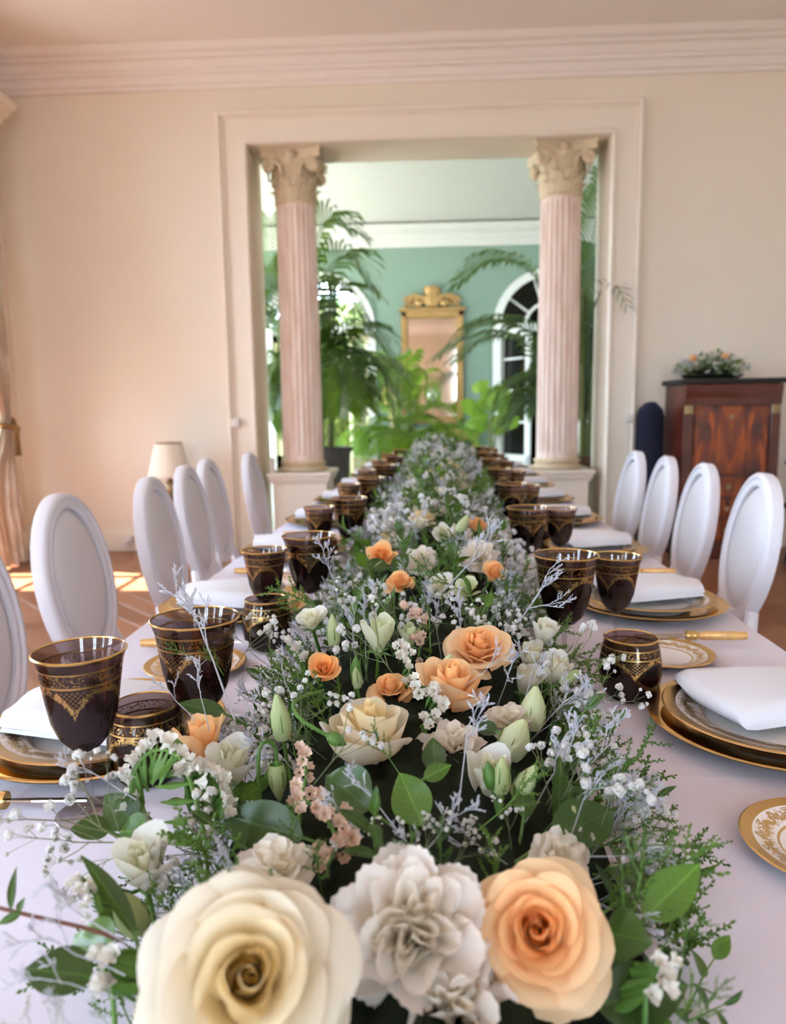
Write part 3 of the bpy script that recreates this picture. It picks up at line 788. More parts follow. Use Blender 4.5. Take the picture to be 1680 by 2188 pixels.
# ------------------------------------------------------------------ gilt mirror and console in the green room
mx, my = 0.10, GY
t = thing('gilt_mirror', 'tall gilt framed mirror with carved crest on the green wall', 'mirror', (mx, my, 0))
m = MB()
for x0, x1, z0, z1 in ((-0.5, -0.41, 0.95, 2.76), (0.41, 0.5, 0.95, 2.76), (-0.5, 0.5, 2.65, 2.76), (-0.5, 0.5, 0.95, 1.05)):
    m.bbox(x0, -0.07, z0, x1, 0, z1, 0.015)
for x0, x1, z0, z1 in ((-0.415, -0.385, 1.04, 2.66), (0.385, 0.415, 1.04, 2.66), (-0.415, 0.415, 2.63, 2.66), (-0.415, 0.415, 1.04, 1.07)):
    m.bbox(x0, -0.045, z0, x1, 0, z1, 0.008)
obj('mirror_frame', m, M['gilt'], t, smooth=False)
obj('mirror_glass', MB().box(-0.4, -0.03, 1.04, 0.4, -0.02, 2.66), M['mirror'], t, smooth=False)
m = MB().bbox(-0.53, -0.09, 2.74, 0.53, 0, 2.80, 0.015)
for s in (-1, 1):
    pts = [(s * (0.33 + 0.11 * (1 - k / 26) * math.cos(k * 0.5)), -0.04, 2.90 + 0.085 * (1 - k / 26) * math.sin(k * 0.5)) for k in range(22)]
    m.tube(pts, [0.03 - 0.0008 * k for k in range(22)], 8)
    m.tube([(s * 0.44, -0.04, 2.81), (s * 0.3, -0.05, 2.99), (s * 0.14, -0.05, 2.96), (s * 0.06, -0.05, 2.84)], [0.02, 0.04, 0.04, 0.03], 8)
    m.ball((s * 0.2, -0.05, 2.87), (0.08, 0.04, 0.06), 8, 6)
m.lathe([(0, 2.8), (0.1, 2.82), (0.15, 2.93), (0.13, 2.99), (0.1, 3.0), (0.125, 3.04), (0.135, 3.1), (0.11, 3.13), (0, 3.13)], 16, Matrix.Translation((0, -0.04, 0)), 1, 0.4)
for q in range(9): m.ball((0.12 * math.cos(q * 0.7), -0.06, 3.0 + 0.07 * math.sin(q * 0.7 * 1.3)), 0.025, 6, 4)
obj('carved_crest', m, M['gilt'], t)
t = thing('console_table', 'gilt console table under the tall mirror', 'table', (0.1, GY - 0.33, 0))
obj('table_top', MB().bbox(-0.75, -0.25, 0.82, 0.75, 0.25, 0.87, 0.012), M['gilt'], t, smooth=False)
obj('apron', MB().bbox(-0.7, -0.22, 0.70, 0.7, 0.22, 0.82, 0.012), M['gilt'], t, smooth=False)
for sx in (-0.66, 0.66):
    for sy in (-0.19, 0.19): obj('leg', MB().tube([(sx, sy, 0.72), (sx * 0.94, sy, 0.4), (sx, sy, 0)], [0.04, 0.028, 0.022], 8), M['gilt'], t)
t = thing('table_lamp', 'lamp with amber shade left of the gilt mirror', 'lamp', (-0.53, GY - 0.33, 0.87))
obj('lamp_base', MB().lathe([(0, 0), (0.09, 0), (0.09, 0.02), (0.04, 0.05), (0.09, 0.2), (0.06, 0.34), (0.02, 0.4), (0, 0.42)], 16), M['brass'], t)
obj('lamp_shade', MB().lathe([(0.22, 0.40), (0.14, 0.72), (0.135, 0.72), (0.215, 0.40), (0.22, 0.40)], 28), M['amber_shade'], t)
t = thing('glass_globe', 'shiny silver glass globe on stand in front of the gilt mirror', 'ornament', (0.10, GY - 0.36, 0.87))
obj('globe_stand', MB().lathe([(0, 0), (0.08, 0), (0.07, 0.02), (0.02, 0.06), (0.018, 0.36), (0.05, 0.40), (0, 0.40)], 16), M['brass'], t)
obj('globe', MB().ball((0, 0, 0.53), 0.14, 24, 16), M['steel'], t)
t = thing('globe_lamp', 'round orange glowing lamp seen through the dark right-hand doorway', 'lamp', (2.02, GY + 1.2, 0.0005))
obj('lamp_globe', MB().ball((0, 0, 1.42), (0.2, 0.2, 0.24), 20, 14), M['globe'], t)
obj('lamp_stand', MB().lathe([(0, 0), (0.16, 0), (0.16, 0.02), (0.02, 0.05), (0.02, 1.2), (0, 1.2)], 12), M['dark'], t)
t = thing('pillar_candle', 'slim white pillar candle standing on the left column pedestal', 'candle', (-1.335, 6.42, 0.6605))
obj('candle_wax', MB().lathe([(0, 0), (0.022, 0), (0.022, 0.125), (0.017, 0.13), (0, 0.127)], 14), M['plaster_white'], t)
obj('wick', MB().tube([(0, 0, 0.125), (0.002, 0, 0.14)], 0.0015, 4), M['dark'], t)

# ------------------------------------------------------------------ table, cloth
def cloth_mat(name, c, crease):
    k = NT(name)
    x, y, z = k.xyz()
    col = k.mix(k.noise(300, 2), lin(c), tuple(a * 0.96 for a in lin(c)))
    h = k.math('MULTIPLY', k.noise(4, 3), 0.6)
    if crease:
        for ax, per, off in ((y, 0.62, 0.13), (x, 0.6, 0.31)):
            q = k.math('ABSOLUTE', k.math('SUBTRACT', k.math('FRACT', k.math('ADD', k.math('DIVIDE', ax, per), off)), 0.5))
            h = k.math('ADD', h, k.math('MULTIPLY', k.math('SUBTRACT', 1.0, k.step(0.0, 0.012, q)), 0.35))
    return k.done(k.bsdf(col, 0.75, 0, k.bump(h, 0.25, 0.004), 0.2, 0, 0.2))
M['cloth'] = cloth_mat('white_tablecloth_linen', (228, 222, 236), True)
M['napkin'] = cloth_mat('white_napkin_linen', (234, 234, 240), False)

def rz_nodes(k):
    x, y, z = k.xyz()
    r = k.math('SQRT', k.math('ADD', k.math('MULTIPLY', x, x), k.math('MULTIPLY', y, y)))
    th = k.math('ARCTAN2', y, x)
    return r, th, z
def band(k, lo, hi, v, soft=0.0006):
    return k.math('MULTIPLY', k.step(lo - soft, lo + soft, v), k.math('SUBTRACT', 1.0, k.step(hi - soft, hi + soft, v)))
def plate_mat(name, edge, orn, line):
    k = NT(name)
    r, th, z = rz_nodes(k)
    g = band(k, edge[0], edge[1], r)
    cb = k.n('ShaderNodeCombineXYZ'); k.put(cb.inputs[0], k.math('SINE', k.math('MULTIPLY', th, 9))); k.put(cb.inputs[1], k.math('COSINE', k.math('MULTIPLY', th, 9))); k.put(cb.inputs[2], k.math('MULTIPLY', r, 90))
    nz = k.noise(2.2, 5, cb.outputs[0], 0.7, 1.2)
    wave = k.math('ADD', (orn[0] + orn[1]) / 2, k.math('MULTIPLY', k.math('SINE', k.math('MULTIPLY', th, 18)), (orn[1] - orn[0]) * 0.12))
    near = k.math('SUBTRACT', 1.0, k.step(0.0, (orn[1] - orn[0]) * 0.55, k.math('ABSOLUTE', k.math('SUBTRACT', r, wave))))
    o = k.math('MULTIPLY', k.step(0.47, 0.53, k.math('ADD', k.math('MULTIPLY', nz, 0.9), k.math('MULTIPLY', near, 0.12))), band(k, orn[0], orn[1], r))
    fac = k.math('MAXIMUM', g, k.math('MAXIMUM', o, band(k, line[0], line[1], r)))
    por = k.bsdf(lin((246, 244, 242)), 0.12, 0, None, 0.5, 0.3)
    gol = k.bsdf(lin((196, 162, 104)), 0.28, 1.0)
    return k.done(k.mixs(fac, por, gol))
M['plate'] = plate_mat('gilt_edged_porcelain', (0.1215, 0.140), (0.094, 0.120), (0.089, 0.0905))
M['bread_plate'] = plate_mat('gilt_edged_side_plate_porcelain', (0.072, 0.085), (0.052, 0.070), (0.047, 0.0495))
k = NT('gold_charger'); r, th, z = rz_nodes(k)
M['charger'] = k.done(k.bsdf(k.mix(k.noise(8, 2), lin((222, 190, 128)), lin((206, 168, 104))), 0.13, 1.0))
def goblet_mat(name, zb, zt, n):                # smoked glass with gilt bands, a lattice field and a scrolled lambrequin edge
    k = NT(name)
    r, th, z = rz_nodes(k)
    h = zt - zb
    q = k.math('DIVIDE', k.math('SUBTRACT', z, zb), h)          # 0 at the bottom of the bowl, 1 at the rim
    nz = k.noise(170, 4, None, 0.65)
    nn = k.math('SUBTRACT', nz, 0.5)
    edge = k.math('ADD', 0.42, k.math('MULTIPLY', k.math('POWER', k.math('ABSOLUTE', k.math('COSINE', k.math('MULTIPLY', th, n / 2))), 0.7), 0.26))
    edge = k.math('ADD', edge, k.math('MULTIPLY', nn, 0.24))
    d = k.math('SUBTRACT', q, edge)
    scroll = k.math('MULTIPLY', band(k, -0.012, 0.06, d, 0.01), k.step(0.42, 0.52, nz))
    lat = k.math('MAXIMUM', k.step(0.9, 0.97, k.math('SINE', k.math('ADD', k.math('MULTIPLY', th, 46), k.math('MULTIPLY', z, 1300)))), k.step(0.9, 0.97, k.math('SINE', k.math('SUBTRACT', k.math('MULTIPLY', th, 46), k.math('MULTIPLY', z, 1300)))))
    lat = k.math('MULTIPLY', k.math('MULTIPLY', lat, 0.75), k.math('MULTIPLY', k.step(0.0, 0.02, d), k.math('SUBTRACT', 1.0, k.step(0.71, 0.72, q))))
    fil = k.math('MULTIPLY', band(k, 0.765, 0.87, q, 0.004), k.math('MULTIPLY', k.step(0.52, 0.6, k.noise(330, 2)), 0.7))
    fac = k.math('MAXIMUM', k.math('MAXIMUM', scroll, lat), k.math('MAXIMUM', fil, k.math('MAXIMUM', band(k, 0.735, 0.758, q, 0.004), k.math('MAXIMUM', band(k, 0.872, 0.89, q, 0.004), k.step(0.982, 0.99, q)))))
    tint = k.ramp(q, [(0.0, (0.16, 0.11, 0.14)), (0.5, (0.24, 0.18, 0.20)), (0.74, (0.42, 0.35, 0.34)), (0.95, (0.70, 0.64, 0.62))])
    gl = k.n('ShaderNodeBsdfTransparent'); k.put(gl.inputs[0], tint)
    gs = k.n('ShaderNodeBsdfGlossy'); gs.inputs['Roughness'].default_value = 0.03
    lw = k.n('ShaderNodeLayerWeight'); lw.inputs[0].default_value = 0.25
    g = k.mixs(k.math('ADD', 0.05, k.math('MULTIPLY', k.math('POWER', lw.outputs['Facing'], 2.5), 0.55)), gl.outputs[0], gs.outputs[0])
    gold = k.bsdf(k.mix(k.noise(60, 3), lin((150, 120, 74)), lin((196, 164, 108))), 0.34, 1.0)
    return k.done(k.mixs(fac, g, gold))
k = NT('smoked_glass_lining'); r, th, z = rz_nodes(k)
tr = k.n('ShaderNodeBsdfTransparent'); k.put(tr.inputs[0], (0.52, 0.44, 0.45))
gs = k.n('ShaderNodeBsdfGlossy'); gs.inputs['Roughness'].default_value = 0.03; lw = k.n('ShaderNodeLayerWeight')
M['lining'] = k.done(k.mixs(k.math('ADD', 0.06, k.math('MULTIPLY', k.math('POWER', lw.outputs['Facing'], 2.5), 0.5)), tr.outputs[0], gs.outputs[0]))
M['goblet_large'] = goblet_mat('smoked_gilt_glass_large', 0.068, 0.186, 4)
M['goblet_small'] = goblet_mat('smoked_gilt_glass_small', 0.066, 0.168, 4)
M['tumbler'] = goblet_mat('smoked_gilt_glass_tumbler', 0.0, 0.092, 4)
k = NT('clear_stem_glass')
tr = k.n('ShaderNodeBsdfTransparent'); k.put(tr.inputs[0], (0.93, 0.93, 0.95))
gs = k.n('ShaderNodeBsdfGlossy'); gs.inputs['Roughness'].default_value = 0.02
lw = k.n('ShaderNodeLayerWeight')
M['clear'] = k.done(k.mixs(k.math('ADD', 0.06, k.math('MULTIPLY', k.math('POWER', lw.outputs['Facing'], 2.0), 0.7)), tr.outputs[0], gs.outputs[0]))
M['handle'] = paint('mottled_gold_handle', (206, 164, 104), 0.3, 0.35, 90, 0, 0.5, 0.3)

TU0, TU1, TV0, TV1 = -0.617, 0.597, -0.10, 5.75
t = thing('dining_table', 'long dining table standing under the white cloth', 'table', T(0, 0, 0), -YAW)
obj('table_top', MB().bbox(TU0 + 0.03, TV0 + 0.03, 0.71, TU1 - 0.03, TV1 - 0.03, 0.744, 0.004), M['mahogany'], t, smooth=False)
for u in (TU0 + 0.33, TU1 - 0.33):
    for v in (TV0 + 0.25, 1.64, 4.1, TV1 - 0.25): obj('leg', MB().tube([(u, v, 0.712), (u, v, 0)], [0.04, 0.03], 8), M['mahogany'], t)
t = thing('tablecloth', 'white linen cloth covering the long dining table', 'tablecloth', T(0, 0, 0), -YAW)
m = MB()
def ring(dz, out, seed):
    pts = []
    def wav(q): return out * (0.45 + 0.55 * math.sin(q * 19 + seed)) 
    nl, nw = 120, 26
    for i in range(nl): pts.append((TU0 - wav(i / nl * 6), TV0 + (TV1 - TV0) * i / nl, 0.75 + dz))
    for i in range(nw): pts.append((TU0 + (TU1 - TU0) * i / nw, TV1 + wav(i / nw * 1.2), 0.75 + dz))
    for i in range(nl): pts.append((TU1 + wav(i / nl * 6 + 2), TV1 - (TV1 - TV0) * i / nl, 0.75 + dz))
    for i in range(nw): pts.append((TU1 - (TU1 - TU0) * i / nw, TV0 - wav(i / nw * 1.2), 0.75 + dz))
    return pts
rings = [ring(0, -0.004, 0), ring(-0.002, 0.0, 0), ring(-0.01, 0.003, 0), ring(-0.08, 0.008, 0), ring(-0.19, 0.014, 0.3)]
nr = len(rings[0])
for q in rings: m.v += q
for i in range(len(rings) - 1):
    for j in range(nr): m.f.append((i * nr + j, i * nr + (j + 1) % nr, (i + 1) * nr + (j + 1) % nr, (i + 1) * nr + j))
m.f.append(tuple(range(nr))[::-1])
obj('cloth_sheet', m, M['cloth'], t, sharp=50)

# ------------------------------------------------------------------ white oval-back chairs
def make_chair():
    t = thing('oval_back_chair', None, 'chair')
    A, B, zc = 0.168, 0.238, 0.742
    tilt = Matrix.Translation((0, -0.215, 0.5)) @ Matrix.Rotation(math.radians(9), 4, 'X') @ Matrix.Translation((0, 0, -0.5))
    sec = [(0.0, -0.017), (0.0, 0.013), (-0.006, 0.02), (-0.016, 0.022), (-0.02, 0.016), (-0.03, 0.015), (-0.036, 0.02), (-0.044, 0.016), (-0.044, -0.014), (-0.03, -0.021), (-0.01, -0.021)]
    m = MB(); n = 48; q = len(sec); v = []
    for k in range(n):
        a = 2 * PI * k / n
        for o, y in sec: v.append(((A + o) * math.cos(a), y, zc + (B + o) * math.sin(a)))
    m.add(v, [(i * q + j, i * q + (j + 1) % q, ((i + 1) % n) * q + (j + 1) % q, ((i + 1) % n) * q + j) for i in range(n) for j in range(q)], tilt)
    obj('back_frame', m, M['chair_frame'], t, sharp=50)
    for s, nm in ((1, 'back_pad'), (-1, 'rear_pad')):
        m = MB()
        def pad(i, j):
            a = i * 2 * PI; r = j
            h = (1 - r ** 3) * 0.017 + 0.010
            return ((A - 0.042) * r * math.cos(a), s * (h if r < 0.999 else 0.0), zc + (B - 0.042) * r * math.sin(a))
        m.grid(pad, 41, 9, tilt)
        if s > 0: m.f = [f[::-1] for f in m.f]
        obj(nm, m, M['chair_pad'], t)
    m = MB()
    def seat(i, j):
        a = i * 2 * PI
        ca, sa = math.cos(a), math.sin(a)
        sq = 0.225 + 0.0 * j
        rx = math.copysign(abs(ca) ** 0.62, ca) * (0.18 + 0.01 * sa); ry = math.copysign(abs(sa) ** 0.62, sa) * 0.215
        return (rx * j, ry * j, 0.485 - 0.03 * j ** 4)
    m.grid(seat, 41, 8); obj('seat_pad', m, M['chair_pad'], t)
    m = MB()
    pts = []
    for k in range(40):
        a = 2 * PI * k / 40; ca, sa = math.cos(a), math.sin(a)
        pts.append((math.copysign(abs(ca) ** 0.62, ca) * (0.184 + 0.01 * sa), math.copysign(abs(sa) ** 0.62, sa) * 0.222))
    m.prism(pts, 0.395, 0.46); obj('seat_frame', m, M['chair_frame'], t, smooth=False)
    for s in (-1, 1):
        obj('leg', MB().lathe([(0, 0), (0.014, 0), (0.018, 0.02), (0.026, 0.36), (0.03, 0.37), (0.022, 0.385), (0.03, 0.4), (0, 0.4)], 12, Matrix.Translation((s * 0.15, 0.175, 0))), M['chair_frame'], t)
        obj('leg', MB().tube([(s * 0.155, -0.25, 0), (s * 0.15, -0.2, 0.3), (s * 0.145, -0.195, 0.44)], [0.015, 0.02, 0.024], 8), M['chair_frame'], t)
        obj('back_support', MB().tube([(s * 0.145, -0.195, 0.42), (s * 0.138, -0.21, 0.50), (s * 0.112, -0.226, 0.565)], [0.024, 0.022, 0.02], 8), M['chair_frame'], t)
    return t
ch = Proto(make_chair())
SIDE = {-1: [(-0.72, 1.42, 0, 'first white oval-back chair on the left, cut by the photo edge'), (-0.735, 1.90, -2, 'second white oval-back chair on the left, largest one shown whole'),
             (-0.685, 2.40, 2, 'third white oval-back chair on the left, behind the largest'), (-0.75, 2.93, 2, 'fourth white oval-back chair on the left, in front of the lamp'),
             (-0.79, 3.32, 0, 'fifth white oval-back chair on the left, right of the lamp'), (-0.72, 3.80, 2, 'last white oval-back chair on the left, before the door casing')],
        1: [(0.69, 2.36, 0, 'nearest white oval-back chair on the right, large at the photo edge'), (0.665, 2.80, 0, 'second nearest white oval-back chair on the right, before the cabinet door'),
            (0.65, 3.22, 0, 'third white oval-back chair on the right, before the cabinet corner'), (0.62, 3.60, 2, 'farthest white oval-back chair on the right, before the casing')]}
for s, lst in SIDE.items():
    for u, v, a, lab in lst:
        o = ch.place(T(u, v, 0), label=lab, group='white oval-back chairs %s of the table' % ('left' if s < 0 else 'right'))
        o.rotation_mode = 'XYZ'; o.rotation_euler = (0, 0, -YAW + s * PI / 2 + math.radians(a))

# ------------------------------------------------------------------ place settings
def make_charger():
    t = thing('charger_plate', None, 'plate')
    obj('plate_body', MB().lathe([(0, 0), (0.10, 0), (0.104, 0.004), (0.112, 0.008), (0.156, 0.018), (0.16, 0.0215), (0.1575, 0.0225), (0.11, 0.0125), (0.1, 0.007), (0, 0.006)], 56), M['charger'], t)
    return t
def make_plate():
    t = thing('dinner_plate', None, 'plate')
    obj('plate_body', MB().lathe([(0, 0), (0.082, 0), (0.086, 0.004), (0.096, 0.013), (0.136, 0.0225), (0.14, 0.0245), (0.138, 0.0262), (0.096, 0.0175), (0.088, 0.0135), (0.084, 0.0085), (0, 0.0075)], 64), M['plate'], t)
    return t
def make_side_plate():
    t = thing('side_plate', None, 'plate')
    obj('plate_body', MB().lathe([(0, 0), (0.045, 0), (0.05, 0.003), (0.082, 0.012), (0.085, 0.0135), (0.083, 0.0148), (0.05, 0.0065), (0.046, 0.005), (0, 0.005)], 48), M['bread_plate'], t)
    return t
def make_napkin():
    t = thing('folded_napkin', None, 'napkin')
    m = MB(); n = 14
    prof = []
    # side view of a linen folded in three, the round fold towards the garland
    layers = [(0.0, 0.0), (0.0, 0.0)]
    outer = [(0.105, 0.001), (-0.085, 0.0005), (-0.1, 0.004), (-0.106, 0.012), (-0.103, 0.021), (-0.09, 0.026), (0.0, 0.029), (0.1, 0.024), (0.104, 0.021), (0.1, 0.0185), (0.02, 0.0195), (0.1, 0.0165), (0.106, 0.0135), (0.1, 0.011), (0.02, 0.0115), (0.102, 0.0085)]
    q = len(outer); v = []
    for i in range(n):
        s = i / (n - 1) * 2 - 1
        for x, z in outer:
            w = 0.082 - 0.018 * (x + 0.1) / 0.2
            bul = 1 + 0.06 * (1 - s * s) - 0.35 * max(0, abs(s) - 0.85) / 0.15
            v.append((x + 0.006 * s * s * (1 if x < 0 else -1) + 0.004 * math.sin(s * 3 + x * 20), s * w + 0.01 * x, z * bul + 0.0015 * math.sin(s * 5 + x * 30) * (z > 0.015)))
    m.add(v, [(i * q + j, i * q + (j + 1) % q, (i + 1) * q + (j + 1) % q, (i + 1) * q + j) for i in range(n - 1) for j in range(q)] + [tuple(range(q))[::-1], tuple(range((n - 1) * q, n * q))])
    obj('linen', m, M['napkin'], t, sharp=55)
    return t
def make_knife():
    t = thing('butter_knife', None, 'knife')
    obj('handle', MB().lathe([(0, 0), (0.006, 0.002), (0.0085, 0.01), (0.0085, 0.07), (0.007, 0.088), (0, 0.088)], 12, Matrix.Rotation(PI / 2, 4, 'Y'), 1, 0.8), M['handle'], t)
    obj('ferrule', MB().lathe([(0, 0), (0.0095, 0), (0.01, 0.006), (0.0085, 0.012), (0.0095, 0.016), (0.006, 0.022), (0, 0.022)], 12, Matrix.Translation((-0.02, 0, 0)) @ Matrix.Rotation(PI / 2, 4, 'Y')), M['gold'], t)
    obj('blade', MB().prism([(-0.02, -0.005), (-0.05, -0.008), (-0.1, -0.0085), (-0.115, -0.003), (-0.11, 0.004), (-0.05, 0.006), (-0.02, 0.005)], -0.001, 0.001, Matrix.Rotation(0.3, 4, 'X')), M['steel'], t, smooth=False)
    return t
def make_goblet(kind):
    t = thing('stemmed_goblet', None, 'goblet')
    if kind == 'large':
        bowl = [(0, 0.068), (0.006, 0.0685), (0.017, 0.073), (0.028, 0.085), (0.036, 0.103), (0.041, 0.125), (0.0445, 0.15), (0.0475, 0.172), (0.0525, 0.186)]
        foot, stem, mt = 0.036, 0.068, M['goblet_large']
    else:
        bowl = [(0, 0.066), (0.005, 0.0665), (0.014, 0.071), (0.024, 0.083), (0.0305, 0.1), (0.034, 0.12), (0.037, 0.14), (0.0395, 0.156), (0.0435, 0.168)]
        foot, stem, mt = 0.033, 0.066, M['goblet_small']
    inner = [(max(0, r - 0.0015), z + (0.003 if i < 3 else 0.0)) for i, (r, z) in enumerate(bowl)][::-1]
    m = MB().lathe(bowl, 48); m.f.pop()
    obj('bowl', m, mt, t)
    m = MB().lathe(inner[::-1], 48); m.f.pop(); m.f = [f[::-1] for f in m.f]
    obj('bowl_lining', m, M['lining'], t)
    obj('rim', MB().lathe([(bowl[-1][0] + 0.0006, bowl[-1][1] - 0.0012), (bowl[-1][0] + 0.0009, bowl[-1][1]), (bowl[-1][0] - 0.0008, bowl[-1][1] + 0.0012), (bowl[-1][0] - 0.0014, bowl[-1][1] - 0.0002), (bowl[-1][0] + 0.0006, bowl[-1][1] - 0.0012)], 48), M['gold'], t)
    obj('stem', MB().lathe([(0, 0.0035), (0.012, 0.004), (0.005, 0.009), (0.0036, 0.02), (0.0034, stem - 0.02), (0.0055, stem - 0.008), (0.006, stem), (0, stem)], 10), M['clear'], t)
    obj('foot', MB().lathe([(0, 0), (foot, 0), (foot + 0.0005, 0.001), (foot - 0.001, 0.0018), (0.012, 0.004), (0, 0.004)], 32), M['clear'], t)
    return t
def make_tumbler():
    t = thing('round_tumbler', None, 'tumbler')
    bowl = [(0, 0.0), (0.026, 0.0), (0.034, 0.006), (0.0415, 0.02), (0.045, 0.038), (0.0448, 0.056), (0.042, 0.074), (0.0392, 0.086), (0.039, 0.092)]
    inner = [(max(0, r - 0.0018), z + (0.004 if i < 3 else 0.0)) for i, (r, z) in enumerate(bowl)][::-1]
    m = MB().lathe(bowl, 48); m.f.pop()
    obj('bowl', m, M['tumbler'], t)
    m = MB().lathe(inner[::-1], 48); m.f.pop(); m.f = [f[::-1] for f in m.f]
    obj('bowl_lining', m, M['lining'], t)
    obj('rim', MB().lathe([(0.0394, 0.091), (0.0396, 0.0925), (0.038, 0.0935), (0.0368, 0.092), (0.0394, 0.091)], 48), M['gold'], t)
    return t
P = {'charger': Proto(make_charger()), 'plate': Proto(make_plate()), 'side': Proto(make_side_plate()), 'napkin': Proto(make_napkin()), 'knife': Proto(make_knife()), 'large': Proto(make_goblet('large')), 'small': Proto(make_goblet('small')), 'tumbler': Proto(make_tumbler())}
ORD = ['first', 'second', 'third', 'fourth', 'fifth', 'sixth', 'seventh', 'eighth']
def lay(kind, u, v, dz, ang, lab, grp, scale=1.0):
    o = P[kind].place(T(u, v, 0.7505 + dz), label=lab, group=grp, scale=scale)
    o.rotation_mode = 'XYZ'; o.rotation_euler = (0, 0, ang - YAW)
    return o
for s in (-1, 1):
    sd = 'left' if s < 0 else 'right'
    vs = [0.975 + 0.62 * i for i in range(8)] if s > 0 else [0.92 + 0.635 * i for i in range(8)]
    for i, v in enumerate(vs):
        u = 0.432 if s > 0 else -0.455
        w = '%s setting along the %s side of the table' % (ORD[i], sd)
        lay('charger', u, v, 0, 0, 'gold charger plate at the ' + w, 'gold chargers')
        lay('plate', u, v, 0.0075, i * 0.7, 'white gilt-edged dinner plate at the ' + w, 'dinner plates')
        a = PI if s < 0 else 0.0
        a += 0.22 if s > 0 else -0.12
        lay('napkin', u + s * (0.008), v + (0.03 if s > 0 else 0.0), 0.031, a, 'folded white napkin at the ' + w, 'folded napkins')
    sv = [0.695, 1.27, 1.88, 2.49, 3.1, 3.72, 4.34] if s > 0 else [0.62, 1.19, 1.80, 2.41, 3.01, 3.62, 4.22]
    for i, v in enumerate(sv):
        u = 0.372 if s > 0 else -0.42
        w = '%s along the %s side of the table' % (ORD[i], sd)
        if i or s > 0: lay('side', u, v, 0, i * 0.9, 'small gilt-edged side plate, ' + w, 'side plates')
    kv = [(0.455, 1.348), (0.50, 1.92), (0.47, 2.518), (0.47, 3.13)] if s > 0 else [(-0.50, 0.738), (-0.47, 1.30), (-0.47, 1.92), (-0.47, 2.52)]
    for i, (u, v) in enumerate(kv):
        lay('knife', u, v, 0.0175 if s > 0 and i != 1 else 0.012, (0.0 if s > 0 else PI) + (0.02 if s > 0 else 0.05), 'gold-handled butter knife, %s along the %s side' % (ORD[i], sd), 'butter knives')
GL = [('small', -0.385, 0.738, 1.09), ('large', -0.30, 0.855, 1.0), ('tumbler', -0.352, 0.818, 1.0)]
for i in range(1, 7):
    cv = 0.92 + 0.635 * i
    GL += [('small', -0.345, cv - 0.165, 1.0), ('large', -0.27, cv - 0.105, 1.0), ('tumbler', -0.325, cv - 0.245, 1.0)]
GL += [('large', 0.199, 1.23, 1.02), ('small', 0.304, 1.328, 1.0), ('tumbler', 0.274, 1.094, 1.0), ('large', 0.205, 1.86, 1.0), ('small', 0.303, 1.975, 1.0), ('tumbler', 0.275, 1.73, 1.0),
      ('large', 0.222, 2.46, 1.0), ('small', 0.285, 2.575, 1.0), ('tumbler', 0.29, 2.34, 1.0), ('large', 0.225, 3.08, 1.0), ('small', 0.3, 3.19, 1.0), ('large', 0.23, 3.7, 1.0), ('small', 0.31, 3.81, 1.0), ('tumbler', 0.29, 3.58, 1.0), ('large', 0.235, 4.3, 1.0), ('small', 0.31, 4.42, 1.0), ('large', 0.24, 4.9, 1.0), ('small', 0.315, 5.0, 1.0)]
WORD = {'small': 'smaller smoked goblet with gilt lambrequins', 'large': 'larger smoked goblet with gilt lambrequins', 'tumbler': 'round smoked tumbler with gilt bands'}
num = {}
for kind, u, v, sc in GL:
    key = (kind, u > 0); num[key] = num.get(key, -1) + 1
    lay(kind, u, v, 0, (u * 7 + v * 3) % 1.5, '%s, %s of its size along the %s side' % (WORD[kind], ORD[num[key]], 'right' if u > 0 else 'left'), 'smoked gilt glasses', sc)

# ------------------------------------------------------------------ palms and plants of the green room
def smooth_path(pts, n):
    pts = [Vector(p) for p in pts]
    out = []
    P4 = [pts[0] * 2 - pts[1]] + pts + [pts[-1] * 2 - pts[-2]]
    segs = len(pts) - 1
    for i in range(n):
        s = i / (n - 1) * segs; k = min(int(s), segs - 1); f = s - k
        a, b, c, d = P4[k:k + 4]
        out.append(0.5 * ((2 * b) + (c - a) * f + (2 * a - 5 * b + 4 * c - d) * f * f + (3 * b - a - 3 * c + d) * f ** 3))
    return out
def frond(mb, pts, n=44, ll=0.34, start=0.25, width=0.016, droop=0.55, rr=None):
    rr = rr or random
    path = smooth_path(pts, n + 1)
    mb.tube(path, [0.012 * (1 - 0.8 * i / n) for i in range(n + 1)], 5)
    for i in range(int(n * start), n + 1):
        t = (path[min(i + 1, n)] - path[max(i - 1, 0)]).normalized()
        side = t.cross(Vector((0, 0, 1)))
        if side.length < 0.2: side = t.cross(Vector((0, 1, 0)))
        side.normalize()
        q = (i / n - start) / (1 - start)
        L = ll * (0.5 + 0.7 * math.sin(PI * (0.12 + 0.8 * q))) * rr.uniform(0.85, 1.1)
        up = side.cross(t)
        for s in (-1, 1):
            d = (t * (0.55 + 0.5 * q) + side * s * 0.9 + up * 0.25).normalized()
            p0 = path[i]; p1 = p0 + d * L * 0.5; p2 = p1 + (d + Vector((0, 0, -droop))).normalized() * L * 0.32; p3 = p2 + (d + Vector((0, 0, -droop * 2.2))).normalized() * L * 0.22
            w = t * width
            mb.add([p0 - w * 0.3, p0 + w * 0.3, p1 - w, p1 + w, p2 - w * 0.8, p2 + w * 0.8, p3], [(0, 1, 3, 2), (2, 3, 5, 4), (4, 5, 6)])
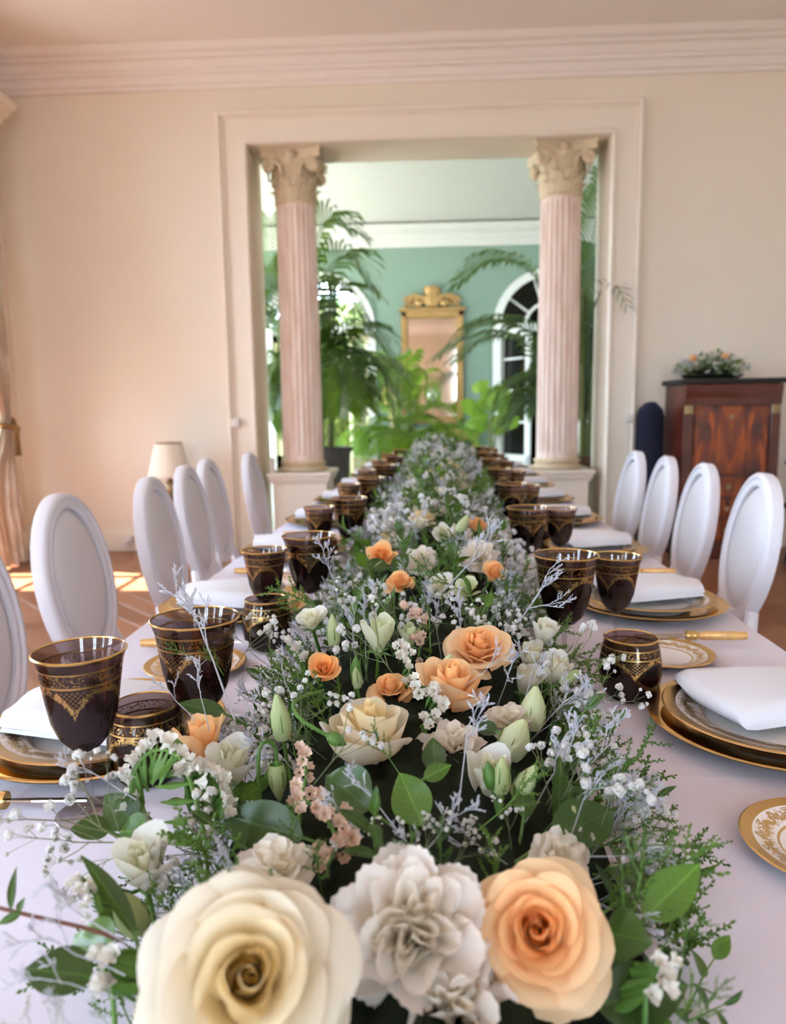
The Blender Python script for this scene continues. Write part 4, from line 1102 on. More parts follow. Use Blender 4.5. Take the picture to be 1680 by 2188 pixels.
def planter(t, h, r0, r1, mat):
    obj('planter', MB().lathe([(0, 0), (r0, 0), (r0 + 0.01, 0.02), (r1 - 0.01, h - 0.05), (r1 + 0.012, h - 0.045), (r1 + 0.012, h), (r1 - 0.02, h), (r1 - 0.03, h - 0.05), (0, h - 0.05)], 28), M[mat], t)
    obj('soil', MB().lathe([(0, h - 0.045), (r1 - 0.03, h - 0.045), (r1 - 0.031, h - 0.055), (0, h - 0.055)], 16), M['moss'], t)
def palm(label, base, h, fronds, mat, ll, width, pot, seed, extra=0, turn=(0, 2 * PI)):
    rr = random.Random(seed)
    t = thing('potted_palm', label, 'palm', base, 0, 'potted palms of the green room')
    planter(t, *pot)
    B = Vector(base)
    for k in range(6):
        a = k * 1.1
        p = Vector((0.07 * math.cos(a), 0.07 * math.sin(a), pot[0] - 0.06))
        obj('cane', MB().tube([p, p * 1.3 + Vector((0, 0, h * 0.5)), p * 2.2 + Vector((0, 0, h))], [0.022, 0.017, 0.012], 7), M['palm_stem'], t)
    for f in fronds:
        fl, fw, nf = (ll, width, 44)
        if isinstance(f[0], float): fl, fw, f = ll * f[0], width * f[1], f[2:]
        if fl < ll * 0.7: nf = 15
        pts = [B + Vector((rr.uniform(-0.08, 0.08), rr.uniform(-0.08, 0.08), pot[0] - 0.02 + h * 0.5))] + [at_y(*q) for q in f]
        m = MB(); frond(m, [p - B for p in pts], nf, fl, 0.25, fw, 0.5, rr)
        obj('frond', m, M[mat], t, smooth=False)
    for k in range(extra):
        a = rr.uniform(*turn); R = rr.uniform(0.5, 0.95); top = rr.uniform(0.5, 1.0) * h * 0.9
        p0 = Vector((0, 0, pot[0] + h * 0.3))
        m = MB(); frond(m, [p0, Vector((R * 0.35 * math.cos(a), R * 0.35 * math.sin(a), pot[0] + h * 0.5 + top * 0.5)), Vector((R * 0.8 * math.cos(a), R * 0.8 * math.sin(a), pot[0] + h * 0.45 + top * 0.55)), Vector((R * math.cos(a), R * math.sin(a), pot[0] + h * 0.3 + top * 0.35))], 26, ll, 0.35, width, 0.6, rr)
        obj('frond', m, M[mat], t, smooth=False)
palm('tall dark palm in a dark planter behind the left column', (-1.13, 8.35, 0), 1.0,
     [[(655, 640, 8.2), (690, 480, 8.1), (745, 492, 8.0)], [(665, 680, 8.2), (725, 550, 8.0), (795, 618, 7.9)], [(680, 760, 8.2), (770, 700, 7.9), (852, 790, 7.8)],
      [(660, 720, 8.2), (720, 620, 8.0), (785, 690, 7.9)], [(625, 760, 8.4), (592, 600, 8.4), (578, 470, 8.4)], [(620, 780, 8.4), (585, 660, 8.4), (572, 570, 8.4)], [(690, 830, 8.2), (750, 790, 8.0), (775, 860, 7.9)],
      [(640, 740, 8.3), (600, 620, 8.3), (560, 640, 8.3)], [(620, 840, 8.4), (590, 780, 8.4), (570, 800, 8.4)], [(620, 880, 8.4), (585, 850, 8.4), (575, 900, 8.4)], [(625, 800, 8.5), (585, 700, 8.5), (578, 690, 8.5)], [(690, 800, 8.3), (720, 730, 8.2), (745, 760, 8.2)]], 'palm', 0.42, 0.02, (0.78, 0.2, 0.29, 'terracotta'), 3, 24)
palm('tall dark palm in a brown planter behind the right column', (1.50, 7.35, 0), 1.0,
     [[(1205, 760, 7.4), (1150, 600, 7.4), (1065, 558, 7.5), (985, 598, 7.6)], [(1200, 800, 7.4), (1150, 720, 7.3), (1050, 690, 7.2), (955, 750, 7.1)], [(1190, 830, 7.6), (1130, 740, 7.8), (1050, 722, 8.0), (985, 760, 8.1)],
      [1.0, 1.15, (1240, 700, 7.3), (1256, 560, 7.2), (1290, 400, 7.1)], [0.5, 0.5, (1255, 780, 7.2), (1262, 680, 6.9), (1292, 612, 6.5), (1318, 612, 6.3), (1338, 650, 6.2)], [0.8, 0.9, (1250, 760, 7.4), (1262, 660, 7.4), (1275, 540, 7.4)], [0.8, 0.9, (1245, 850, 7.4), (1262, 760, 7.4), (1275, 720, 7.4)], [(1215, 900, 7.5), (1140, 850, 7.5), (1085, 905, 7.6)], [(1262, 800, 7.3), (1275, 690, 7.2), (1270, 600, 7.1)]],
     'palm', 0.38, 0.018, (0.72, 0.17, 0.2, 'planter_brown'), 5, 14, (0.25, 2.9))
palm('bright green fern palm on the floor before the gilt mirror', (-0.3, 9.6, 0), 0.55,
     [[(845, 840, 9.4), (815, 770, 9.3), (772, 790, 9.2)], [(835, 880, 9.4), (795, 850, 9.3), (760, 900, 9.2)], [(875, 850, 9.5), (905, 800, 9.4), (925, 850, 9.3)], [(890, 890, 9.5), (945, 870, 9.4), (1005, 930, 9.3)],
      [(850, 860, 9.4), (855, 800, 9.3), (880, 760, 9.2)], [(840, 900, 9.3), (800, 910, 9.2), (775, 960, 9.1)], [(880, 900, 9.3), (920, 905, 9.2), (950, 950, 9.1)]], 'palm_light', 0.30, 0.013, (0.42, 0.16, 0.21, 'planter_brown'), 8, 22)
# round-leaved plant right of the mirror
b0 = at_y(1055, 980, 10.6); b0.z = 0
t = thing('potted_plant', 'round-leaved green pot plant between gilt mirror and right door', 'plant', b0)
planter(t, 0.5, 0.15, 0.19, 'planter_brown')
rr = random.Random(4)
for (px, py) in [(1025, 822), (1050, 845), (1078, 868), (1030, 880), (1062, 905), (1008, 868), (1040, 860), (1090, 900), (1018, 905), (1075, 840)]:
    p = at_y(px, py, 10.5 + rr.uniform(-0.15, 0.15)) - b0
    obj('leaf_stalk', MB().tube([(0, 0, 0.45), (p.x * 0.4, p.y * 0.4, 0.45 + (p.z - 0.45) * 0.7), p], [0.008, 0.006, 0.005], 5), M['palm_stem'], t)
    m = MB(); r = rr.uniform(0.12, 0.17); tilt = Matrix.Translation(p) @ Matrix.Rotation(rr.uniform(0.5, 1.2), 4, 'X') @ Matrix.Rotation(rr.uniform(-0.6, 0.6), 4, 'Y')
    m.grid(lambda s, q: (r * q * math.cos(s * 2 * PI) * (1 + 0.08 * math.sin(s * 31)), r * q * math.sin(s * 2 * PI), -0.035 * q * q + 0.01 * math.sin(s * 20) * q), 21, 5, tilt)
    obj('leaf', m, M['palm_light'], t)

# ------------------------------------------------------------------ flower garland: moss base, then every stem a thing of its own
U0, V0, V1 = -0.03, 0.24, 5.5
def mound(u, v):
    W = 0.185
    H = 0.098 + 0.06 * max(0, min(1, (v - 2.5) / 2.5))
    e = max(0.0, min(1.0, (v - V0) / 0.12, (V1 - v) / 0.2))
    q = min(1.0, abs(u - U0) / W)
    return 0.752 + H * (1 - q ** 2.4) * math.sqrt(e)
def mnormal(u, v):
    d = 0.01
    n = Vector((-(mound(u + d, v) - mound(u - d, v)) / (2 * d), -(mound(u, v + d) - mound(u, v - d)) / (2 * d), 1.0))
    n.x = max(-1.6, min(1.6, n.x)); n.y = max(-1, min(1, n.y))
    return n.normalized()
rm = random.Random(3)
t = thing('garland_moss', 'long moss bed under the garland, darkened for the shade between flowers', 'moss', T(0, 0, 0), -YAW)
m = MB()
m.grid(lambda s, q: (U0 + (s - 0.5) * 0.37, V0 + q * (V1 - V0), max(0.7512, mound(U0 + (s - 0.5) * 0.37, V0 + q * (V1 - V0)) - 0.018 + 0.012 * math.sin(s * 40 + q * 300) * math.sin(q * 170))), 23, 200)
obj('moss', m, M['moss'], t)  # near-black colour stands in for the shade between the flowers

KEY = []                                      # places taken by the larger blooms
def free(p, pad=0.0):
    return all((p - c).length > r + pad for c, r, _ in KEY)
def clear_view(p):                            # keeps fillers from standing in front of the larger blooms
    a = p - EYE
    for c, r, _ in KEY:
        b = c - EYE
        q = a.dot(b) / b.length_squared
        if q < 0.99 and (a / q - b).length < r * 1.0 and q > 0.3: return False
    return True

# ---- petals
def petal(m, k, th, R, rng, n=9, rows=8, cup=0.0, hw0=1.25, hw1=0.62, fi=(2, 28), fo=(-12, 104), Ls=(0.62, 0.98), rb=(0.03, 0.16), zb=(0.32, 0.0), pinch=0.05, ripple=0.02, serr=0.0, curl=0.0):
    lerp = lambda a, b: a + (b - a) * k
    hw = (hw0 + (hw1 - hw0) * k ** 0.7) * rng.uniform(0.92, 1.1)
    L = R * lerp(*Ls) * rng.uniform(0.94, 1.06)
    f0 = math.radians(lerp(*fi) + rng.uniform(-4, 4)); f1 = math.radians(fo[0] + (fo[1] - fo[0]) * k ** 1.45 + rng.uniform(-8, 8))
    r0, z0 = R * lerp(*rb), R * lerp(*zb)
    ph = rng.uniform(0, 6.28); roll_ = math.radians(curl) * rng.uniform(0.4, 1.3)
    if curl: hw *= rng.uniform(0.85, 1.25); L *= rng.uniform(0.92, 1.08); th += rng.uniform(-0.35, 0.35)
    v = []
    cols = []
    for i in range(n):
        s = i / (n - 1) * 2 - 1
        Lc = L * (1 - 0.30 * abs(s) ** 2.6 + pinch * math.exp(-(s / 0.22) ** 2) * k)
        if serr: Lc *= 1 + serr * (1 if i % 2 else -1)
        r, z, c = r0, z0, []
        for j in range(rows):
            tt = j / (rows - 1)
            if j:
                tm = (j - 0.5) / (rows - 1)
                f = f0 + (f1 - f0) * tm ** 1.6 + roll_ * max(0.0, (tm - 0.72) / 0.28) ** 2 * k
                r += Lc / (rows - 1) * math.sin(f); z += Lc / (rows - 1) * math.cos(f)
            w = 0.42 + 0.58 * math.sin(min(1, tt * 1.3) * PI / 2)
            a = th + s * hw * w
            rr_ = max(0.0005, r) * (1 + 0.13 * s * (1 - 0.5 * k)) + R * ripple * math.sin(s * 4 + ph) * tt * tt
            zz = z - R * 0.09 * k * abs(s) ** 3 * tt ** 2 + R * ripple * 0.8 * math.cos(s * 5 + ph * 2) * tt ** 3 * (0.3 + k)
            c.append((rr_ * math.cos(a), rr_ * math.sin(a), zz))
        cols.append(c)
    for j in range(rows):
        for i in range(n): v.append(cols[i][j])
    m.add(v, [(j * n + i, j * n + i + 1, (j + 1) * n + i + 1, (j + 1) * n + i) for j in range(rows - 1) for i in range(n - 1)])
    return m
def calyx(R, long=0.5, depth=0.05):
    m = MB().lathe([(0, -R * 0.18), (R * 0.1, -R * 0.16), (R * 0.15, -R * 0.04), (R * 0.12, R * 0.05), (0, R * 0.05)], 10)
    for q in range(5):
        a = q * 1.2566
        m.add([(R * 0.1 * math.cos(a - 0.5), R * 0.1 * math.sin(a - 0.5), 0), (R * 0.1 * math.cos(a + 0.5), R * 0.1 * math.sin(a + 0.5), 0), (R * long * 0.5 * math.cos(a), R * long * 0.5 * math.sin(a), R * 0.1), (R * long * math.cos(a), R * long * math.sin(a), R * 0.02)], [(0, 1, 2), (1, 3, 2), (0, 2, 3)])
    m.tube([(0, 0, -R * 0.12), (0, 0, -depth - R * 0.1)], 0.0025, 6)
    return m
GOLD = 2.39996
def make_bloom(name, R, N, mat, seed, parts=True, n=9, rows=8, th0=0.0, heart=0.0, **kw):
    rng = random.Random(seed)
    t = thing(name, None, 'flower')
    obj('calyx', calyx(R), M['stem'], t, smooth=False)
    joined = MB()
    if heart:
        q = MB(); Q = Matrix.Translation((0, 0, R * 0.32))
        q.grid(lambda s, t: (R * heart * (0.10 + 0.95 * s) * (0.62 + 0.45 * math.sin(PI * (0.15 + 0.6 * t))) * math.cos(s * 10) * (1 + 0.1 * math.sin(s * 30)), R * heart * (0.10 + 0.95 * s) * (0.62 + 0.45 * math.sin(PI * (0.15 + 0.6 * t))) * math.sin(s * 10), R * 0.80 * t * (1 - 0.12 * s + 0.05 * math.sin(s * 13))), 60, 7)
        if parts: obj('heart_petals', MB().add(q.v, q.f, Q), M[mat], t, sharp=None)
        else: joined.add(q.v, q.f, Q)
    for i in range(N):
        k = (i / (N - 1)) ** 0.85
        m = MB() if parts else joined
        petal(m, k, th0 + i * GOLD, R, rng, n, rows, **kw)
        if parts: obj('petal', m, M[mat], t, sharp=None)
    if not parts: obj('petals', joined, M[mat], t, sharp=None)
    return t
ROSE = dict(curl=60, heart=0.19, hw0=1.75, hw1=0.72, fi=(4, 30), fo=(-14, 112), Ls=(0.62, 0.98), rb=(0.05, 0.15), zb=(0.36, 0.0))
ROSE_CUP = dict(curl=40, heart=0.19, hw0=1.5, hw1=0.85, fi=(-4, 24), fo=(-18, 70), Ls=(0.7, 1.05), rb=(0.02, 0.16), zb=(0.3, 0.0))
ROSE_SIDE = dict(curl=70, heart=0.19, hw0=1.5, hw1=0.95, fi=(2, 64), fo=(-12, 2), Ls=(0.72, 1.12), rb=(0.04, 0.10), zb=(0.25, 0.0), pinch=0.04, ripple=0.03)
LISI = dict(hw0=1.3, hw1=0.95, fi=(0, 34), fo=(-20, 14), Ls=(0.9, 1.25), rb=(0.02, 0.10), zb=(0.12, 0.0), pinch=0.0, ripple=0.05)
LISI_OPEN = dict(hw0=1.3, hw1=0.9, fi=(0, 40), fo=(-20, 62), Ls=(0.75, 1.05), rb=(0.02, 0.10), zb=(0.18, 0.0), pinch=0.0, ripple=0.06)
CARN = dict(hw0=0.95, hw1=0.72, fi=(5, 60), fo=(0, 105), Ls=(0.72, 1.0), rb=(0.02, 0.08), zb=(0.15, 0.0), pinch=0.0, ripple=0.11, serr=0.018)
def bud_mesh(R, H, twist=0.5):
    m = MB()
    for q in range(4):
        def f(s, t, q=q):
            a = q * PI / 2 + (s - 0.5) * 2.3 + t * twist * 2
            r = R * (0.45 * (1 - t) + math.sin(PI * (0.12 + 0.80 * t)) * 0.9) * (1 + 0.09 * s) * (1 - 0.25 * t)
            return (r * math.cos(a), r * math.sin(a), H * t * (1 - 0.06 * (2 * s - 1) ** 2))
        m.grid(f, 9, 10)
    return m
def make_bud(R, H, mat, stem_pts, sep=0.6):
    t = thing('lisianthus_bud', None, 'flower bud')
    obj('bud_petals', bud_mesh(R, H), M[mat], t, sharp=None)
    m = MB().lathe([(0, -0.004), (R * 0.4, -0.003), (R * 0.62, 0.004), (R * 0.45, 0.009), (0, 0.008)], 10)
    for q in range(5):
        a = q * 1.2566 + 0.3
        pts = [(R * 0.55 * math.cos(a), R * 0.55 * math.sin(a), 0.0), (R * 1.02 * math.cos(a), R * 1.02 * math.sin(a), H * sep * 0.4), (R * 1.12 * math.cos(a), R * 1.12 * math.sin(a), H * sep)]
        m.tube(pts, [0.0016, 0.0011, 0.0003], 4)
    obj('sepals', m, M['stem'], t)
    obj('stem', MB().tube(smooth_path(stem_pts, 12), 0.0019, 6), M['stem'], t)
    return t
TOWARD = lambda p: (EYE - p).normalized()

def bloom_at(name, label, px, py, D, R, N, mat, seed, face=0.6, tilt=(0, 0, 0), parts=True, th0=0.0, key=0.85, n=9, rows=8, lift=0.5, roll=0.0, **kw):
    c = at_y(px, py, D)                       # centre of the visible flower head
    d = (TOWARD(c) * face + Vector((0, 0, 1)) * (1 - face) + Vector(tilt)).normalized()
    t = make_bloom(name, R, N, mat, seed, parts, n, rows, th0, **kw)
    t['label'] = label; t['group'] = 'flowers of the garland'
    t.rotation_mode = 'QUATERNION'; t.rotation_quaternion = frame_to(d, roll); t.location = c - d * R * lift
    KEY.append((c, R * key, label)); return t
# the large roses and carnations at the near end
bloom_at('rose', 'huge open cream rose at the near end of the garland', 528, 2092, 0.365, 0.069, 44, 'cream', 11, 0.92, (0.03, 0, 0.0), n=13, rows=12, lift=0.45, **ROSE)
bloom_at('rose', 'open peach rose at the near end, right of the cream rose', 1148, 1995, 0.445, 0.056, 40, 'peach', 5, 0.85, (0.0, 0, 0.0), n=13, rows=12, lift=0.5, **ROSE)
bloom_at('carnation', 'white carnation with frilled petals between the two near roses', 880, 1985, 0.425, 0.052, 44, 'white', 8, 0.7, (0, 0, 0), n=25, rows=8, lift=0.5, **CARN)
bloom_at('carnation', 'pale carnation with frilled petals below the near peach rose', 960, 2150, 0.40, 0.042, 26, 'white', 9, 0.5, (0, 0, 0), n=17, rows=8, lift=0.5, **CARN)
bloom_at('carnation', 'ivory small carnation behind the near peach rose', 1200, 1832, 0.555, 0.027, 26, 'white', 10, 0.6, (0.3, 0, 0), n=13, rows=7, lift=0.5, **CARN)
bloom_at('lisianthus', 'white lisianthus left of and above the huge cream rose', 303, 1850, 0.53, 0.0396, 12, 'ivory', 21, 0.35, (-0.1, 0, 0), lift=0.6, key=0.55, **LISI)
bloom_at('lisianthus', 'white lisianthus beside the white statice curl on the left', 492, 1640, 0.68, 0.0459, 13, 'ivory', 22, 0.4, (0, 0, 0.1), lift=0.6, key=0.55, **LISI)
bloom_at('rose', 'peach rosebud behind the white statice curl on the left', 432, 1580, 0.74, 0.0432, 12, 'peach', 23, 0.1, (-0.2, 0, 0.2), lift=0.6, key=0.55, **LISI)
bloom_at('rose', 'broad cream rose seen from the side in the middle of the garland', 788, 1585, 0.735, 0.064, 18, 'cream', 24, 0.12, (0, 0.1, 0.6), lift=0.42, n=13, rows=10, **ROSE_SIDE)
bloom_at('rose', 'peach rose seen from the side behind the broad cream rose', 960, 1478, 0.85, 0.056, 16, 'peach', 25, 0.1, (0.25, 0, 0.5), lift=0.42, n=13, rows=10, **ROSE_SIDE)
bloom_at('rose', 'wide open peach rose on the right of the garland', 1022, 1390, 0.95, 0.056, 30, 'peach', 26, 0.42, (0.05, 0, 0.3), lift=0.5, n=11, rows=9, **ROSE)
bloom_at('rose', 'small orange rose half hidden under silvery twigs', 692, 1432, 0.90, 0.027, 20, 'orange', 27, 0.6, (0, 0, 0.1), lift=0.5, **ROSE_CUP)
bloom_at('rose', 'dusky peach rose low behind the broad cream rose', 835, 1478, 0.88, 0.036, 18, 'peach', 28, 0.3, (-0.1, 0, 0.2), lift=0.5, **ROSE)
bloom_at('lisianthus', 'greenish white lisianthus cup standing tall in the middle', 812, 1358, 0.95, 0.0405, 10, 'greenish', 29, 0.1, (0.1, 0, 0.2), lift=0.6, key=0.555, **LISI)
bloom_at('lisianthus', 'small greenish white lisianthus right of the tall cup', 874, 1358, 1.0, 0.0297, 9, 'greenish', 30, 0.1, (-0.05, 0, 0.2), lift=0.6, key=0.555, **LISI)
bloom_at('lisianthus', 'white lisianthus behind the long green bud on the left', 662, 1322, 1.0, 0.0299, 12, 'ivory', 31, 0.35, (-0.2, 0, 0.1), lift=0.6, key=0.55, **LISI_OPEN)
for px, py, D, R, lab in [(1162, 1352, 1.06, 0.020, 'topmost of the four white rosebuds beside the tumbler'), (1133, 1402, 1.02, 0.019, 'second from top of the four white rosebuds beside the tumbler'), (1125, 1455, 0.98, 0.021, 'lowest of the four white rosebuds beside the tumbler'), (1183, 1432, 0.99, 0.0215, 'rightmost of the four white rosebuds beside the tumbler')]:
    bloom_at('rosebud', lab, px, py, D, R * 1.8, 11, 'ivory', int(px), 0.2, (0.25, -0.1, 0.1), lift=0.6, key=0.55, **LISI)
bloom_at('lisianthus', 'white lisianthus with green buds right of centre', 1045, 1665, 0.66, 0.045, 12, 'ivory', 33, 0.3, (0, 0, 0.1), lift=0.6, key=0.55, **LISI)
bloom_at('carnation', 'white carnation behind the single dark oval leaf', 965, 1590, 0.74, 0.036, 26, 'white', 34, 0.4, (0, 0, 0.2), n=13, rows=7, lift=0.5, **CARN)
bloom_at('carnation', 'pale frilled carnation right of the side-on peach rose', 1085, 1535, 0.80, 0.026, 24, 'white', 37, 0.5, (0, 0, 0.2), n=13, rows=7, lift=0.5, **CARN)
bloom_at('carnation', 'white carnation low behind the huge cream rose', 590, 1850, 0.50, 0.03, 24, 'white', 38, 0.4, (0, 0, 0.2), n=13, rows=7, lift=0.5, **CARN)
bloom_at('rose', 'orange peach rose under a dark leaf, farther left', 815, 1190, 1.5, 0.042, 22, 'orange', 35, 0.55, (0, 0, 0), lift=0.5, **ROSE_CUP)
bloom_at('rose', 'cream rose beyond the orange peach rose', 905, 1108, 1.95, 0.045, 20, 'cream', 36, 0.3, (0, 0, 0.2), lift=0.5, **ROSE)
bloom_at('lisianthus', 'white ranunculus-like lisianthus in the middle of the garland', 945, 1137, 1.75, 0.0325, 14, 'ivory', 40, 0.7, (0, 0, 0), lift=0.6, key=0.55, **LISI_OPEN)
bloom_at('lisianthus', 'white lisianthus just past the wide peach rose, left one', 945, 1252, 1.28, 0.0338, 13, 'ivory', 41, 0.5, (0, 0, 0), lift=0.6, key=0.55, **LISI_OPEN)
bloom_at('lisianthus', 'white lisianthus just past the wide peach rose, right one', 1000, 1256, 1.26, 0.0325, 13, 'greenish', 42, 0.5, (0, 0, 0), lift=0.6, key=0.55, **LISI_OPEN)
bloom_at('carnation', 'pale pink carnation left of centre in the middle distance', 900, 1195, 1.5, 0.04, 26, 'white', 43, 0.5, (0, 0, 0), n=11, rows=6, lift=0.5, **CARN)
bloom_at('carnation', 'pale pink carnation right of centre in the middle distance', 1025, 1185, 1.5, 0.044, 26, 'white', 44, 0.5, (0, 0, 0), n=11, rows=6, lift=0.5, **CARN)
bloom_at('rose', 'peach rose low on the right in the middle distance', 1055, 1225, 1.42, 0.036, 18, 'peach', 45, 0.4, (0.3, 0, 0), lift=0.5, **ROSE_CUP)
bloom_at('rose', 'pale peach rose low left of the white lisianthus pair', 855, 1245, 1.28, 0.034, 18, 'peach', 46, 0.4, (0, 0, 0.1), lift=0.5, **ROSE)

# ---- buds: each with the stem it stands on
def bud_at(label, px, py, D, R, H, mat, d, stem, sep=0.6):
    c = at_y(px, py, D); d = Vector(d).normalized()
    t = make_bud(R, H, mat, stem, sep)
    t['label'] = label; t['group'] = 'lisianthus buds of the garland'
    t.rotation_mode = 'QUATERNION'; t.rotation_quaternion = frame_to(d); t.location = c - d * H * 0.5
    KEY.append((c, R * 1.8, '')); return t
DOWN = [(0, 0, 0), (0, 0, -0.02), (0.004, 0.002, -0.055), (0.006, 0.004, -0.095)]
HOOK = [(0, 0, 0), (0.0, 0, -0.016), (-0.006, 0, -0.024), (-0.016, 0, -0.022), (-0.02, 0, 0.0), (-0.02, 0, 0.05)]
bud_at('long pale green lisianthus bud standing upright left of the broad cream rose', 598, 1530, 0.72, 0.0095, 0.048, 'bud', (-0.12, 0, 1), DOWN)
bud_at('pale green lisianthus bud hanging from a hooked stem', 594, 1672, 0.66, 0.008, 0.036, 'bud', (0.05, -0.05, -1), HOOK)
bud_at('tiny nodding green bud on a curved stem over the broad cream rose', 722, 1582, 0.66, 0.0055, 0.018, 'stem', (0.75, 0, -0.4), [(0, 0, 0), (0, 0, -0.012), (0.004, 0, -0.03), (0.02, 0, -0.042), (0.045, 0, -0.04), (0.09, 0, -0.02)])
bud_at('greenish lisianthus bud, upper one of the pair right of centre', 1140, 1510, 0.82, 0.0135, 0.05, 'greenish', (0.12, 0, 1), DOWN)
bud_at('greenish lisianthus bud, lower one of the pair right of centre', 1103, 1576, 0.76, 0.015, 0.045, 'greenish', (0.45, 0, 1), DOWN)
bud_at('small dark green bud in front of the white lisianthus right of centre', 1047, 1655, 0.62, 0.006, 0.024, 'stem', (-0.2, 0, 1), DOWN, 0.9)
bud_at('slim pale green bud beside the small dark green bud', 1072, 1655, 0.62, 0.0075, 0.032, 'bud', (0.05, 0, 1), DOWN, 0.8)
bud_at('pale green bud leaning right over evergreen tips', 1125, 1668, 0.63, 0.008, 0.034, 'bud', (0.6, 0, 1), DOWN, 0.6)
bud_at('pale olive bud under the white lisianthus on the near left', 272, 1945, 0.49, 0.0105, 0.036, 'bud', (-0.5, -0.1, 0.9), DOWN, 0.5)
bud_at('slim green bud left of the tall lisianthus cup', 712, 1345, 0.96, 0.0085, 0.042, 'bud', (-0.05, 0, 1), DOWN)
bud_at('short green bud below the tall lisianthus cup', 760, 1425, 0.9, 0.006, 0.03, 'stem', (0.05, 0, 1), DOWN, 0.9)
bud_at('small green bud below right of the short green bud', 762, 1447, 0.88, 0.006, 0.026, 'bud', (-0.1, 0, 1), DOWN, 0.9)
bud_at('tiny yellow-green bud on the wide peach rose', 958, 1413, 0.88, 0.0065, 0.02, 'bud', (0.4, 0, 1), DOWN, 0.5)
bud_at('green bud between leaves above the ivory small carnation', 1215, 1755, 0.6, 0.007, 0.03, 'bud', (0.3, 0, 1), DOWN, 0.8)
bud_at('pale green bud beside the lowest white rosebuds', 1218, 1445, 0.98, 0.008, 0.03, 'bud', (0.8, 0, 0.5), DOWN, 0.6)
bud_at('olive bud leaning over the peach rosebud on the left', 378, 1592, 0.72, 0.008, 0.035, 'stem', (-0.45, 0, 1), DOWN, 0.4)
bud_at('pale green bud beyond the white ranunculus-like lisianthus', 990, 1120, 1.75, 0.012, 0.05, 'bud', (0.5, 0, 1), DOWN, 0.5)

# ---- leaves
def leaf_mesh(L, W, fold=0.25, bend=0.25, twist=0.0, n=7, rows=12, tip=1.0):
    m = MB()
    def f(s, t):
        x = s * 2 - 1
        w = W * 0.5 * math.sin(PI * min(1, t ** 0.8)) ** (0.85 * tip) if 0 < t < 1 else 0.0002
        y = L * t
        z = abs(x) * w * fold - bend * L * t * t + 0.02 * W * math.sin(9 * t + 2 * x)
        return (x * w + twist * L * t * t, y, z)
    return m.grid(f, n, rows)
def leaf_dir(o, base, tip, upv=(0, -0.3, 1)):
    y = (tip - base).normalized(); z = Vector(upv); x = y.cross(z).normalized(); z = x.cross(y)
    o.rotation_mode = 'QUATERNION'; o.rotation_quaternion = Matrix((x, y, z)).transposed().to_quaternion(); o.location = base
def big_leaf(label, b, tp, wid, up=(0, -0.5, 1), mat='leaf', bend=0.12, fold=0.2):
    B, E_ = at_y(*b), at_y(*tp)
    t = thing('broad_leaf', label, 'leaf'); t['group'] = 'single broad leaves in the garland'
    L = (E_ - B).length
    obj('leaf_blade', leaf_mesh(L, wid, fold, bend), M[mat], t, sharp=None)
    obj('petiole', MB().tube([(0, 0.003, 0), (0, -0.012, -0.006), (0, -0.03, -0.02)], 0.0014, 5), M['stem'], t)
    leaf_dir(t, B, E_, up)
big_leaf('broad dark leaf across the left front below the white lisianthus', (650, 1790, 0.57), (462, 1735, 0.60), 0.042, (0.1, -0.8, 0.7))
big_leaf('dark rounded leaf behind white twigs in the middle front', (790, 1730, 0.60), (690, 1650, 0.64), 0.05, (0, -0.9, 0.5))
big_leaf('round bright leaf in the middle front', (905, 1765, 0.58), (850, 1645, 0.62), 0.036, (0, -1, 0.4), 'leaf_light')
big_leaf('dark oval leaf standing up beside the broad cream rose', (930, 1650, 0.68), (925, 1575, 0.70), 0.024, (0, -1, 0.2), bend=0.02)
big_leaf('pointed leaf right of the round bright leaf', (905, 1665, 0.63), (965, 1632, 0.64), 0.016, (0, -0.8, 0.7), 'leaf_light')
big_leaf('upright lance leaf on the right front', (1192, 1768, 0.60), (1200, 1612, 0.64), 0.017, (0.3, -1, 0.1), bend=0.03)
big_leaf('big bright leaf pointing right, over the cloth', (1375, 1965, 0.48), (1497, 1842, 0.50), 0.030, (-0.3, -0.7, 0.8), 'leaf_light', 0.05)
big_leaf('big leaf at the bottom right below the near peach rose', (1270, 2150, 0.43), (1478, 2100, 0.44), 0.038, (0, -0.7, 0.8))
big_leaf('dark leaf under the silvery twigs right of the near peach rose', (1290, 1990, 0.47), (1390, 2010, 0.45), 0.034, (0, -0.7, 0.7))
big_leaf('long folded leaf beside the near white lisianthus', (290, 2000, 0.45), (178, 1812, 0.49), 0.014, (0.9, -0.6, 0.3), bend=0.1, fold=0.6)
big_leaf('upper dark leaf on the left edge above the tablecloth', (290, 1760, 0.60), (222, 1700, 0.60), 0.034, (-0.3, -0.7, 0.7))
big_leaf('lower pale leaf on the left edge above the tablecloth', (318, 1778, 0.57), (250, 1775, 0.58), 0.030, (-0.2, -0.8, 0.7), 'leaf_light')
big_leaf('horizontal dark leaf on the left under baby breath', (235, 1775, 0.58), (150, 1765, 0.57), 0.026, (0, -0.4, 1))
big_leaf('pale leaf close to the cloth on the near left', (240, 2030, 0.44), (150, 1985, 0.47), 0.032, (-0.1, -0.6, 1), 'leaf_light')
big_leaf('dark leaf low on the near left beneath the twigs', (200, 2090, 0.42), (48, 2060, 0.42), 0.032, (0, -0.4, 1))
big_leaf('long dark leaf over the large goblet on the left', (482, 1525, 0.78), (378, 1497, 0.78), 0.022, (0, -0.6, 0.8))
big_leaf('dark leaf under the orange peach rose, left', (830, 1215, 1.42), (775, 1200, 1.42), 0.036, (0, -0.6, 0.8))
big_leaf('dark leaf under the orange peach rose, right', (842, 1222, 1.42), (872, 1180, 1.45), 0.034, (0, -0.8, 0.6))
